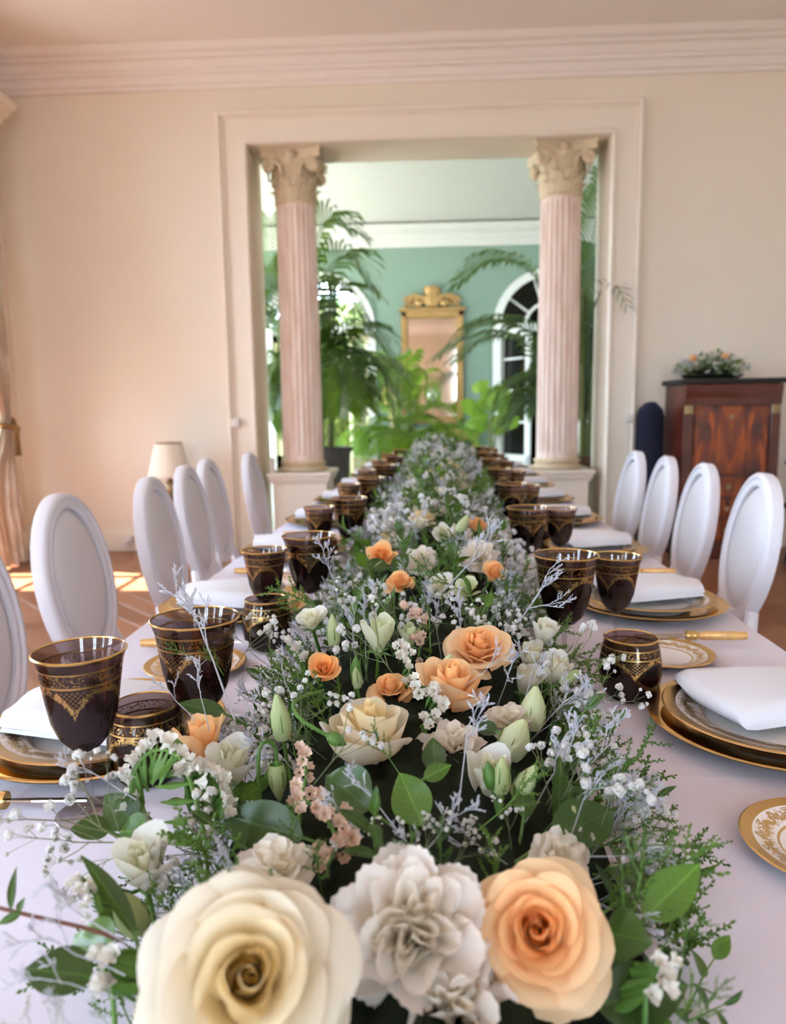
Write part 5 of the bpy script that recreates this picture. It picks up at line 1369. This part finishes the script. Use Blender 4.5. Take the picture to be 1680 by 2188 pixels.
big_leaf('slim leaf right of centre behind the buds', (1065, 1565, 0.76), (1010, 1545, 0.78), 0.018, (0, -0.8, 0.7))
big_leaf('dark leaf low between carnation and peach rose', (1120, 1750, 0.60), (1118, 1650, 0.64), 0.022, (0.2, -1, 0.2))
big_leaf('wide dark leaf behind the evergreen sprigs on the right', (1180, 1790, 0.57), (1325, 1720, 0.62), 0.042, (-0.1, -0.7, 0.7))
big_leaf('dark leaf above the big bright leaf', (1320, 1850, 0.53), (1375, 1890, 0.50), 0.026, (0, -0.6, 0.8))
t = thing('brown_twig', 'brown bare twig with two small leaves at the left front edge', 'twig')
tw = [at_y(262, 2010, 0.44), at_y(190, 1985, 0.44), at_y(60, 1955, 0.45), at_y(-40, 1930, 0.46)]
obj('twig_stem', MB().tube(smooth_path(tw, 12), 0.0013, 6), M['brown_stem'], t)
for b_, t_, wd in (((25, 1945, 0.45), (22, 1848, 0.47), 0.0065), ((45, 1950, 0.45), (-5, 1975, 0.44), 0.006), ((38, 1948, 0.45), (48, 1922, 0.45), 0.005)):
    B, E_ = at_y(*b_), at_y(*t_)
    o = obj('leaf', leaf_mesh((E_ - B).length, wd), M['leaf'], t, sharp=None); leaf_dir(o, B, E_, (0, -1, 0.4))

def branch_proto(seed, nl, L, W, mat, parts, name='leafy_branch'):
    rng = random.Random(seed)
    t = thing(name, None, 'leafy branch')
    pts = [(0, 0, -0.03), (0.002, 0, 0.02), (0.004 * rng.uniform(-1, 1), 0.008, 0.07), (0.02 * rng.uniform(-1, 1), 0.02, 0.12)]
    path = smooth_path(pts, 12)
    obj('stem', MB().tube(path, [0.0016] * 8 + [0.0013, 0.001, 0.0008, 0.0006], 5), M['stem'], t)
    lm = [leaf_mesh(L * q, W * q, 0.22, 0.18 + 0.2 * rng.random(), 0.05 * rng.uniform(-1, 1)) for q in (1.0, 0.85, 0.7)]
    jm = MB(); me = [x.mesh('leaf', M[mat]) for x in lm]
    for i in range(nl):
        b = path[3 + int(8.0 * i / nl)]; a = i * PI * 0.9 + rng.uniform(-0.4, 0.4)
        d = Vector((math.cos(a) * 0.9, math.sin(a) * 0.9, rng.uniform(0.25, 0.8)))
        if i == nl - 1: d = Vector((0.1, 0.2, 1))
        y = d.normalized(); z = Vector((0, 0, 1)) - y * y.z; z = z.normalized() if z.length > 0.1 else Vector((0, -1, 0)); x = y.cross(z); z = x.cross(y)
        MM = Matrix((x, y, z)).transposed().to_4x4(); MM.translation = b
        k = i % 3
        if parts:
            o = obj('leaf', me[k], None, t); o.rotation_mode = 'QUATERNION'; o.rotation_quaternion = MM.to_quaternion(); o.location = b
        else: jm.add(lm[k].v, lm[k].f, MM)
    if not parts: obj('leaves', jm, M[mat], t, sharp=None)
    return Proto(t)
# ---- evergreen tips
def evergreen_proto(seed, parts=True):
    rng = random.Random(seed)
    t = thing('evergreen_sprig', None, 'evergreen sprig')
    st, bd = MB(), MB()
    main = smooth_path([(0, 0, -0.03), (0, 0, 0.03), (0.006 * rng.uniform(-1, 1), 0.006, 0.075), (0.015 * rng.uniform(-1, 1), 0.015, 0.12)], 14)
    st.tube(main, [0.0013] * 10 + [0.001, 0.0009, 0.0008, 0.0006], 5)
    twigs = [(main[5:], 1.0)]
    for i in range(9):
        b = main[4 + i]; a = i * 2.4 + rng.uniform(-0.3, 0.3); L = 0.042 * (1 - 0.06 * i) * rng.uniform(0.8, 1.15)
        d = Vector((math.cos(a), math.sin(a), 0.8)).normalized()
        tp = smooth_path([b, b + d * L * 0.5, b + d * L + Vector((0, 0, L * 0.25))], 7)
        st.tube(tp, 0.0007, 4); twigs.append((tp, 0.9))
    for tp, sc in twigs:
        Lt = sum((tp[i + 1] - tp[i]).length for i in range(len(tp) - 1)); nb = int(Lt / 0.0024)
        for q in range(int(nb * 0.12), nb + 1):
            s = q / nb * (len(tp) - 1); k = min(int(s), len(tp) - 2); p = tp[k].lerp(tp[k + 1], s - k); tg = (tp[k + 1] - tp[k]).normalized()
            a = q * 2.4; e = tg.orthogonal().normalized(); f = tg.cross(e)
            d = (tg * 0.9 + (e * math.cos(a) + f * math.sin(a)) * 0.85).normalized() if q < nb else tg
            l = 0.0062 * rng.uniform(0.7, 1.15); w = l * 0.27
            e2 = d.orthogonal().normalized() * w; f2 = d.cross(e2).normalized() * w
            c = p + d * l * 0.55
            bd.add([p, c + e2, c + f2, c - e2, c - f2, p + d * l], [(0, 2, 1), (0, 3, 2), (0, 4, 3), (0, 1, 4), (5, 1, 2), (5, 2, 3), (5, 3, 4), (5, 4, 1)])
    obj('stem', st, M['stem'], t)
    tag(obj('scale_leaves', bd, M['evergreen'], t, sharp=None), kind='stuff')
    return Proto(t)
# ---- silvery sea lavender
def silver_proto(seed, L=0.14):
    rng = random.Random(seed)
    t = thing('sea_lavender_sprig', None, 'dried sprig')
    st, bd = MB(), MB()
    def grow(p, d, l, depth):
        q = p + d * l * 0.5 + Vector((rng.uniform(-1, 1), rng.uniform(-1, 1), rng.uniform(-1, 1))) * l * 0.06
        e = p + d * l
        st.tube([p, q, e], [0.0011 - 0.00022 * depth, 0.0009 - 0.0002 * depth, 0.0008 - 0.0002 * depth], 4, False)
        if depth >= 2:
            side = d.orthogonal().normalized(); side = (side * math.cos(rng.uniform(0, 6)) + d.cross(side) * math.sin(1.0)).normalized()
            nb = 9
            for i in range(nb):
                s = 0.2 + 0.8 * i / (nb - 1)
                b = p.lerp(q, s * 2) if s < 0.5 else q.lerp(e, s * 2 - 1)
                dd = (d * 0.75 + side * (0.75 if i % 2 else 0.45) + Vector((rng.uniform(-0.4, 0.4), rng.uniform(-0.4, 0.4), 0.25))).normalized()
                ln = 0.0048 * rng.uniform(0.7, 1.2); w = ln * 0.13
                e1 = dd.orthogonal().normalized() * w; e2 = dd.cross(e1).normalized() * w; c = b + dd * ln * 0.6
                bd.add([b, c + e1, c + e2, c - e1, c - e2, b + dd * ln], [(0, 2, 1), (0, 3, 2), (0, 4, 3), (0, 1, 4), (5, 1, 2), (5, 2, 3), (5, 3, 4), (5, 4, 1)])
        if depth < 3:
            for i in range((3, 3, 3)[depth]):
                s = 0.45 + 0.55 * (i + 1) / 3
                b = p.lerp(e, s)
                nd = (d + Vector((rng.uniform(-1, 1), rng.uniform(-1, 1), rng.uniform(-0.35, 0.7))) * (0.75 + 0.1 * depth)).normalized()
                grow(b, nd, l * rng.uniform(0.42, 0.62), depth + 1)
    st.tube([(0, 0, -0.03), (0, 0, 0.0)], 0.0011, 5)
    grow(Vector((0, 0, 0)), Vector((0, 0, 1)), L * 0.52, 0)
    obj('stem', st, M['silver'], t, smooth=False)
    tag(obj('dry_florets', bd, M['silver_bud'], t, smooth=False), kind='stuff')
    return Proto(t)
# ---- baby's breath
def pom_mesh(seed):
    rng = random.Random(seed); m = MB()
    for i in range(30):
        z = -0.55 + 1.5 * i / 29; z = min(z, 0.98); a = i * GOLD; s = math.sqrt(max(0, 1 - z * z))
        d = Vector((s * math.cos(a), s * math.sin(a), z)); r = 0.0043 * rng.uniform(0.72, 1.2)
        e = d.orthogonal().normalized(); f = d.cross(e); w = 0.0021
        tip = d * r
        m.add([d * r * 0.35, tip + e * w, tip + d * 0.0006 + f * w * 0.7, tip - e * w, tip - f * w * 0.7 - d * 0.0005], [(0, 1, 2), (0, 2, 3), (0, 3, 4), (0, 4, 1), (1, 4, 3, 2)])
    return m
def gyp_proto(seed, parts, nf=13):
    rng = random.Random(seed)
    t = thing('baby_breath_sprig', None, 'baby\'s breath')
    st, jm = MB(), MB(); poms = [pom_mesh(s) for s in (1, 2)]; me = [p.mesh('floret', M['gyp'], False) for p in poms]
    tips = []
    st.tube([(0, 0, -0.03), (0, 0, 0.035)], 0.0008, 4)
    for i in range(4):
        a = i * 1.7 + rng.random(); b = Vector((0, 0, 0.01 + 0.008 * i)); e = b + Vector((math.cos(a) * 0.028, math.sin(a) * 0.028, 0.035 + 0.01 * rng.random()))
        st.tube([b, (b + e) / 2 + Vector((0, 0, -0.003)), e], 0.0006, 4, False)
        for k in range(4 if i else nf - 12):
            c = a + rng.uniform(-1.6, 1.6); g = e + Vector((math.cos(c) * rng.uniform(0.006, 0.022), math.sin(c) * rng.uniform(0.006, 0.022), rng.uniform(0.006, 0.028)))
            st.tube([e, (e + g) / 2 + Vector((0, 0, 0.001)), g], 0.0004, 3, False); tips.append((g, (g - e).normalized()))
    for i, (p, d) in enumerate(tips):
        s = rng.choice((0.55, 1.0, 1.0, 1.15, 1.25)); Q = Matrix.Translation(p) @ frame_to(d).to_matrix().to_4x4() @ Matrix.Scale(s, 4)
        if parts:
            o = obj('floret', me[i % 2], None, t); o.rotation_mode = 'QUATERNION'; o.location = p; o.rotation_quaternion = frame_to(d); o.scale = (s,) * 3
        else: jm.add(poms[i % 2].v, poms[i % 2].f, Q)
    obj('stem', st, M['gyp_stem'], t, smooth=False)
    if not parts: tag(obj('florets', jm, M['gyp'], t, smooth=False), kind='stuff')
    return Proto(t)
# ---- statice: papery frilled cups in a row along a green winged stem
def floret_mesh(R, seed):
    rng = random.Random(seed); ph = rng.uniform(0, 6)
    return MB().grid(lambda s, t: ((R * (0.2 + 0.8 * t ** 1.5) * (1 + 0.13 * t * math.sin(s * 2 * PI * 7 + ph))) * math.cos(s * 2 * PI), (R * (0.2 + 0.8 * t ** 1.5) * (1 + 0.13 * t * math.sin(s * 2 * PI * 7 + ph))) * math.sin(s * 2 * PI), R * 1.7 * t - R * 0.25 * t * t + R * 0.18 * t * math.sin(s * 2 * PI * 5 + ph)), 29, 5)
def statice(label, pts, out, n, R, mat, seed, green=True, grp='statice sprigs of the garland', jitter=0.004):
    rng = random.Random(seed)
    t = thing('statice_sprig', label, 'statice'); t['group'] = grp
    path = smooth_path(pts, 24); base = path[-1].copy(); t.location = base
    me = [floret_mesh(R, s).mesh('floret', M[mat]) for s in (seed, seed + 1)]
    st = MB().tube([p - base for p in path] + [Vector((0, 0, -0.06))], 0.0018, 6)
    if green:
        for i in range(0, 24):
            p = path[i] - base; d = (Vector(out(i / 23)) + Vector((rng.uniform(-0.3, 0.3), rng.uniform(-0.3, 0.3), 0))).normalized()
            for s in (0.55, 1.0):
                st.tube([p - d * 0.034 + Vector((0, 0.004, 0)), p - d * (0.010 + 0.008 * s), p + d * 0.007 * s], [0.0006, 0.0034, 0.0003], 4)
    obj('stem', st, M['stem'], t)
    for i in range(n):
        p = path[int(i / max(1, n - 1) * 23)] - base; d = (Vector(out(i / max(1, n - 1))) + Vector((rng.uniform(-0.45, 0.45), rng.uniform(-0.45, 0.45), rng.uniform(-0.45, 0.45)))).normalized()
        o = obj('floret', me[i % 2], None, t); o.location = p + d * 0.004 + Vector((rng.uniform(-1, 1), rng.uniform(-1, 1), rng.uniform(-1, 1))) * jitter
        o.rotation_mode = 'QUATERNION'; o.rotation_quaternion = frame_to(d, rng.uniform(0, 6)); s = rng.uniform(0.85, 1.15); o.scale = (s, s, s)
    KEY.append((sum((Vector(p) for p in path), Vector()) / 24, 0.014, label))
pt = lambda *q: at_y(*q)
statice('white frilled statice curl on the near left, green back shown', [pt(330, 1790, 0.60), pt(290, 1730, 0.61), pt(282, 1665, 0.62), pt(315, 1610, 0.63), pt(365, 1605, 0.63), pt(400, 1650, 0.62), pt(440, 1790, 0.60)], lambda s: (-1 + 1.8 * s, 0.1, 0.1 + 1.2 * math.sin(PI * min(1, s * 1.3))), 34, 0.0062, 'statice', 3)
statice('white frilled statice right of the statice curl, before the lisianthus', [pt(395, 1670, 0.62), pt(430, 1655, 0.63), pt(470, 1690, 0.62), pt(480, 1760, 0.60)], lambda s: (-0.2 + s, -0.3, 1), 14, 0.0058, 'statice', 5)
statice('pale peach dried statice in the middle front', [pt(640, 1700, 0.60), pt(690, 1740, 0.58), pt(720, 1800, 0.55), pt(700, 1850, 0.53)], lambda s: (0.3 + 0.5 * s, -0.8, 0.6), 26, 0.0058, 'dried_pink', 6, False, jitter=0.012)
statice('dusty pink dried statice above the small white cup', [pt(880, 1300, 1.0), pt(890, 1320, 1.0), pt(900, 1350, 0.99), pt(895, 1400, 0.98)], lambda s: (0, -0.7, 0.8), 16, 0.0058, 'dried_pink', 7, False, jitter=0.009)
statice('white statice below the small greenish lisianthus', [pt(850, 1385, 0.92), pt(862, 1395, 0.91), pt(875, 1420, 0.90), pt(870, 1480, 0.88)], lambda s: (0.1, -0.8, 0.7), 14, 0.0058, 'statice', 8, jitter=0.007)
statice('white statice in front of the side-on peach rose', [pt(895, 1462, 0.80), pt(920, 1480, 0.79), pt(938, 1505, 0.78), pt(910, 1560, 0.76)], lambda s: (0.2, -0.8, 0.7), 18, 0.0056, 'statice', 9, jitter=0.008)
statice('white statice left of the small orange rose', [pt(625, 1375, 0.92), pt(640, 1390, 0.92), pt(650, 1420, 0.91)], lambda s: (-0.3, -0.5, 0.9), 10, 0.0052, 'statice', 10, jitter=0.007)
statice('dusty pink statice below the broad cream rose buds', [pt(640, 1610, 0.66), pt(655, 1650, 0.64), pt(640, 1720, 0.62)], lambda s: (0.3, -0.7, 0.7), 10, 0.005, 'dried_pink', 11, False, jitter=0.008)
statice('white statice cluster at the near right edge of the garland', [pt(1385, 2060, 0.44), pt(1400, 2080, 0.43), pt(1380, 2130, 0.42)], lambda s: (0.5, -0.6, 0.7), 10, 0.005, 'statice', 12, jitter=0.006)
statice('white statice beside the dark twig on the near left', [pt(235, 2030, 0.43), pt(245, 2060, 0.42), pt(240, 2110, 0.41)], lambda s: (-0.4, -0.7, 0.7), 10, 0.005, 'statice', 13, jitter=0.006)
statice('cream statice tuft left of the near white lisianthus', [pt(180, 1880, 0.50), pt(200, 1900, 0.50), pt(215, 1950, 0.48)], lambda s: (-0.6, -0.4, 0.7), 12, 0.0042, 'statice', 14, jitter=0.007)

# ---- fillers: three forms of each, laid along the mound
rnd = random.Random(21)
EV = [evergreen_proto(s) for s in (1, 2, 3)]; SL = [silver_proto(s) for s in (4, 5, 6)]
GN = [gyp_proto(s, True) for s in (7, 8)]; GF = [gyp_proto(s, False) for s in (9, 10)]
BN = [branch_proto(11, 6, 0.052, 0.024, 'leaf', True), branch_proto(12, 5, 0.046, 0.026, 'leaf_light', True), branch_proto(13, 6, 0.058, 0.022, 'leaf', True)]
BF = [branch_proto(14, 6, 0.052, 0.024, 'leaf', False), branch_proto(15, 6, 0.048, 0.026, 'leaf_light', False)]
G = {'ev': ('sprig of green evergreen tips tucked into the flower garland', 'evergreen sprigs of the garland'), 'sl': ('silvery dried sea lavender sprig tucked into the flower garland', 'sea lavender sprigs of the garland'),
     'gy': ('airy white baby\'s breath sprig tucked into the flower garland', 'baby\'s breath sprigs of the garland'), 'br': ('glossy green leafy branch tucked into the flower garland', 'leafy branches of the garland')}
SHORT = {}
for c, r, lab in KEY:
    w = re.split(r' (?:at|standing|in|with|right|left|behind|beside|below|above|between|seen|on|half|low|beyond|just|under|of)(?= )', lab)[0] if lab else ''
    SHORT.setdefault(w, []).append(c)
NAMED = [(v[0], w) for w, v in SHORT.items() if w and len(v) == 1 and 3 <= len(w.split()) <= 6]
KINDW = {'ev': 'green evergreen sprig', 'sl': 'silvery sea lavender sprig', 'gy': "white baby's breath sprig", 'br': 'glossy leafy branch'}
def where(key, p):
    u, v = UV(p)
    side = 'left' if u < U0 - 0.09 else 'right' if u > U0 + 0.09 else 'top'
    if v < 1.8 and NAMED:
        c, w = min(NAMED, key=lambda q: (q[0] - p).length)
        rel = ('left of' if p.x < c.x - 0.03 else 'right of' if p.x > c.x + 0.03 else 'before' if p.y < c.y else 'behind')
        return '%s on %s, %s the %s' % (KINDW[key], 'top' if side == 'top' else side + ' slope', rel, w)
    row = ORD[min(7, int((v - 0.6) / 0.635))]
    return '%s on the %s of the garland, level with the %s place settings' % (KINDW[key], side, row)
def scatter(key, protos, n, va, vb, sc, upness, lift, edge=0.0, pad=0.004, power=1.0):
    done = tries = 0
    while done < n and tries < n * 30:
        tries += 1
        v = va + (vb - va) * rnd.random() ** power
        q = rnd.uniform(-1, 1) ** 1
        if edge and abs(q) < edge: continue
        u = U0 + q * 0.215
        p = T(u, v, mound(u, v) - 0.006 + lift * rnd.random())
        nrm = mnormal(u, v)
        d = Vector((nrm.x * CT + nrm.y * ST, -nrm.x * ST + nrm.y * CT, nrm.z * 0.8)) + Vector((rnd.uniform(-0.5, 0.5), rnd.uniform(-0.5, 0.5), upness))
        if abs(q) > 0.75: d.z *= 0.5
        d.normalize(); s = rnd.uniform(*sc)
        if not free(p + d * 0.02 * s, pad) or not free(p + d * 0.06 * s, pad): continue
        if not (clear_view(p + d * 0.03 * s) and clear_view(p + d * 0.07 * s) and clear_view(p + d * 0.11 * s)): continue
        tip = p + d * 0.1 * s
        if tip.z < 0.765: d.z += 0.35; d.normalize()
        if min(abs(UV(tip)[0] - g[1]) + abs(UV(tip)[1] - g[2]) for g in GL) < 0.05: continue
        rnd.choice(protos).place(p, d, rnd.uniform(0, 6.28), s, where(key, p), G[key][1]); done += 1
scatter('br', BN, 62, 0.60, 1.7, (0.6, 0.9), 0.0, 0.0)
scatter('br', BF, 100, 1.6, 5.45, (0.9, 1.3), 0.2, 0.0)
scatter('ev', EV, 110, 0.40, 1.8, (0.5, 0.9), 0.15, 0.0)
scatter('ev', EV, 40, 0.42, 1.0, (0.3, 0.5), 0.4, 0.0)
scatter('ev', EV, 110, 1.7, 5.45, (0.8, 1.2), 0.4, 0.0)
scatter('br', BN, 34, 0.44, 1.1, (0.38, 0.6), 0.3, 0.0)
scatter('sl', SL, 100, 0.5, 1.8, (0.42, 0.8), 0.35, 0.005)
scatter('sl', SL, 105, 1.6, 5.45, (0.75, 1.15), 0.5, 0.0)
scatter('gy', GN, 40, 0.5, 1.7, (0.6, 0.9), 0.3, 0.01)
scatter('gy', GF, 24, 0.45, 1.3, (0.5, 0.8), 0.3, 0.0)
scatter('gy', GF, 95, 1.6, 5.45, (0.9, 1.3), 0.5, 0.01)
# sprigs that stand clear of the mound: base and tip where the photograph shows them
def set_sprig(key, protos, i, b, tp, L0, label=None, roll=0.0):
    B, E_ = at_y(*b), at_y(*tp); d = E_ - B
    protos[i % len(protos)].place(B, d, roll, d.length / L0, label or where(key, B.lerp(E_, 0.5)), G[key][1])
for i, (b, tp) in enumerate([((1270, 1690, 0.64), (1420, 1575, 0.67)), ((1300, 1700, 0.62), (1405, 1680, 0.62)), ((1360, 1810, 0.55), (1538, 1790, 0.55)), ((1340, 1790, 0.57), (1440, 1760, 0.57)), ((1395, 2040, 0.46), (1505, 1950, 0.46)), ((1470, 2190, 0.41), (1565, 2105, 0.41)), ((1440, 2200, 0.41), (1500, 2090, 0.42)),
                             ((1050, 1750, 0.57), (1165, 1655, 0.60)), ((845, 1640, 0.64), (785, 1550, 0.66)), ((400, 1400, 0.80), (350, 1370, 0.82)), ((470, 1430, 0.78), (435, 1375, 0.8)), ((700, 1310, 1.05), (580, 1250, 1.1)), ((690, 1340, 1.0), (620, 1300, 1.05)), ((985, 1260, 1.2), (880, 1210, 1.25)), ((1060, 1270, 1.18), (1075, 1215, 1.2)), ((230, 2190, 0.37), (195, 2135, 0.37))]):
    set_sprig('ev', EV, i, b, tp, 0.125, roll=i)
for i, (b, tp) in enumerate([((1080, 1350, 1.0), (1205, 1210, 1.0)), ((960, 1250, 1.15), (1095, 1120, 1.15)), ((720, 1270, 1.15), (680, 1140, 1.15)), ((820, 1300, 1.05), (790, 1240, 1.1)), ((440, 1530, 0.72), (410, 1390, 0.74)), ((400, 1520, 0.73), (330, 1440, 0.75)), ((480, 1480, 0.75), (385, 1230, 0.78)), ((830, 1750, 0.54), (740, 1640, 0.58)), ((900, 1830, 0.50), (1010, 1690, 0.54)), ((760, 1770, 0.53), (690, 1690, 0.56)),
                             ((985, 1680, 0.62), (1010, 1460, 0.66)), ((1230, 1760, 0.58), (1280, 1620, 0.60)), ((1240, 1700, 0.62), (1330, 1620, 0.63)), ((1240, 1660, 0.66), (1360, 1530, 0.70)), ((1290, 1830, 0.53), (1450, 1830, 0.52)), ((1300, 1940, 0.48), (1420, 2000, 0.46)), ((230, 1990, 0.43), (60, 1880, 0.45)), ((220, 2060, 0.41), (20, 1960, 0.42)), ((200, 2120, 0.39), (10, 2070, 0.40)), ((260, 1690, 0.60), (130, 1610, 0.62)), ((560, 1580, 0.70), (520, 1480, 0.73)), ((620, 1480, 0.80), (590, 1390, 0.84)), ((1120, 1500, 0.82), (1150, 1380, 0.86)), ((1000, 1460, 0.84), (1110, 1370, 0.86)), ((905, 1860, 0.49), (850, 1760, 0.52)), ((480, 1830, 0.54), (460, 1760, 0.56)), ((780, 1860, 0.50), (860, 1800, 0.52)), ((1060, 1830, 0.53), (960, 1760, 0.55)), ((160, 2200, 0.37), (80, 2120, 0.375))]):
    set_sprig('sl', SL, i, b, tp, 0.13, roll=i)
for i, (b, tp) in enumerate([((250, 1790, 0.57), (90, 1690, 0.58)), ((240, 1800, 0.56), (80, 1800, 0.56)), ((250, 1760, 0.58), (210, 1640, 0.6)), ((250, 1830, 0.54), (140, 1880, 0.53)), ((1240, 1520, 0.86), (1345, 1465, 0.86)), ((1200, 1430, 1.0), (1290, 1370, 1.0)), ((590, 1440, 0.86), (540, 1340, 0.88)), ((640, 1560, 0.72), (690, 1470, 0.74)), ((700, 1640, 0.63), (780, 1540, 0.65)), ((900, 1830, 0.52), (940, 1750, 0.54)), ((870, 1830, 0.51), (880, 1760, 0.53)), ((990, 1820, 0.52), (1010, 1770, 0.54)), ((80, 2210, 0.37), (30, 2160, 0.37)), ((1240, 1800, 0.56), (1255, 1780, 0.57)), ((700, 1310, 1.02), (740, 1260, 1.04)), ((940, 1330, 1.02), (960, 1270, 1.04)), ((520, 1400, 0.9), (570, 1330, 0.92)), ((830, 1840, 0.53), (800, 1770, 0.55)), ((960, 1850, 0.52), (1040, 1800, 0.54)), ((700, 1860, 0.5), (690, 1810, 0.52)), ((1090, 1790, 0.56), (1080, 1720, 0.58)), ((120, 2230, 0.37), (120, 2150, 0.375)), ((840, 1440, 0.9), (760, 1330, 0.93))]):
    set_sprig('gy', GN, i, b, tp, 0.085, roll=i)

# ---- small blooms farther along the table
FAR = [('rose', 'cream', 'far cream rose standing in the distant half of the garland', ROSE), ('rose', 'peach', 'far peach rose standing in the distant half of the garland', ROSE), ('lisianthus', 'ivory', 'far white lisianthus standing in the distant half of the garland', LISI_OPEN), ('carnation', 'white', 'far white carnation standing in the distant half of the garland', CARN)]
FP = []
def spot(lab, p):
    u, v = UV(p)
    side = 'left slope' if u < U0 - 0.06 else 'right slope' if u > U0 + 0.06 else 'crest'
    return '%s on the %s of the garland, level with the %s place settings' % (lab.split(' standing')[0].replace('far ', 'distant '), side, ORD[min(7, int((v - 0.6) / 0.635))])
for i, (nm, mt, lab, kw) in enumerate(FAR):
    FP.append((Proto(make_bloom(nm, 1.0 if False else 0.04, 18, mt, 60 + i, False, 9, 6, **kw)), lab, {'rose': 0.04, 'lisianthus': 0.04, 'carnation': 0.04}[nm]))
n = 0
for i in range(120):
    v = 1.75 + 3.65 * (i + rnd.random()) / 120; q = rnd.uniform(-0.72, 0.72); u = U0 + 0.215 * q
    p = T(u, v, mound(u, v) + rnd.uniform(0.0, 0.05))
    if not free(p, 0.012): continue
    k = rnd.choice((0, 1, 2, 2, 2, 2, 3, 3)); pr, lab, _ = FP[k]
    d = mnormal(u, v) + Vector((rnd.uniform(-0.3, 0.3), -0.5, 0.3))
    pr.place(p, d, rnd.uniform(0, 6), rnd.uniform(0.55, 0.85) if k == 2 else rnd.uniform(0.7, 1.05), spot(lab, p), 'far blooms of the garland'); KEY.append((p, 0.02, ''))
top = at_y(928, 936, 5.0)
make = make_bloom('lisianthus', 0.032, 12, 'ivory', 90, False, 9, 6, **LISI); make.location = top - Vector((0, 0, 0.02)); make['label'] = 'topmost white lisianthus at the far end of the garland'; make['group'] = 'far blooms of the garland'

# ---- the arrangement on the cabinet
cbz = 1.3855
t = thing('moss_dish', 'dark dish of moss under the small arrangement on the cabinet', 'dish', (2.22, 6.03, cbz))
obj('dish', MB().lathe([(0, 0), (0.15, 0), (0.2, 0.03), (0.19, 0.035), (0, 0.03)], 24, None, 1.25, 0.6), M['dark'], t)
obj('moss', MB().ball((0, 0, 0.035), (0.2, 0.1, 0.055), 14, 8), M['moss'], t)
AR = {'ev': ('sprig of green evergreen tips in the arrangement on the cabinet', 'sprigs on the cabinet'), 'br': ('glossy green leafy branch in the arrangement on the cabinet', 'sprigs on the cabinet'), 'sl': ('silvery dried sea lavender sprig in the arrangement on the cabinet', 'sprigs on the cabinet'), 'gy': ('airy white baby\'s breath sprig in the arrangement on the cabinet', 'sprigs on the cabinet')}
for key, pr, n_, sc in (('br', BF, 20, 1.25), ('ev', EV, 28, 1.15), ('gy', GF, 12, 1.2), ('sl', SL, 12, 1.2)):
    for i in range(n_):
        a = rnd.uniform(0, 2 * PI); r = rnd.random() ** 0.6
        p = Vector((2.22 + 0.2 * r * math.cos(a), 6.03 + 0.09 * r * math.sin(a), cbz + 0.03 + 0.05 * (1 - r * r)))
        d = Vector((math.cos(a) * r * 1.5, math.sin(a) * r - 0.15, 0.35 + 0.8 * (1 - r)))
        rnd.choice(pr).place(p, d, rnd.uniform(0, 6), sc * rnd.uniform(0.8, 1.1), AR[key][0].replace('in the', 'at the %s of the' % ('left end' if p.x < 2.13 else 'right end' if p.x > 2.31 else 'middle')), AR[key][1])
for k, px, py, s, lab in ((1, 1482, 765, 0.85, 'left peach rose of the arrangement on the cabinet'), (1, 1551, 760, 0.85, 'right peach rose of the arrangement on the cabinet'), (2, 1500, 765, 0.55, 'white lisianthus beside the left peach rose on the cabinet'), (2, 1528, 750, 0.6, 'topmost white lisianthus of the arrangement on the cabinet'), (2, 1530, 775, 0.55, 'white lisianthus in the middle of the arrangement on the cabinet'), (2, 1575, 798, 0.7, 'lowest white lisianthus of the arrangement on the cabinet')):
    c = at_y(px, py, 5.92); d = (0, -0.8, 0.5)
    FP[k][0].place(c - Vector(d) * 0.02, d, 0, s, lab, 'blooms on the cabinet')
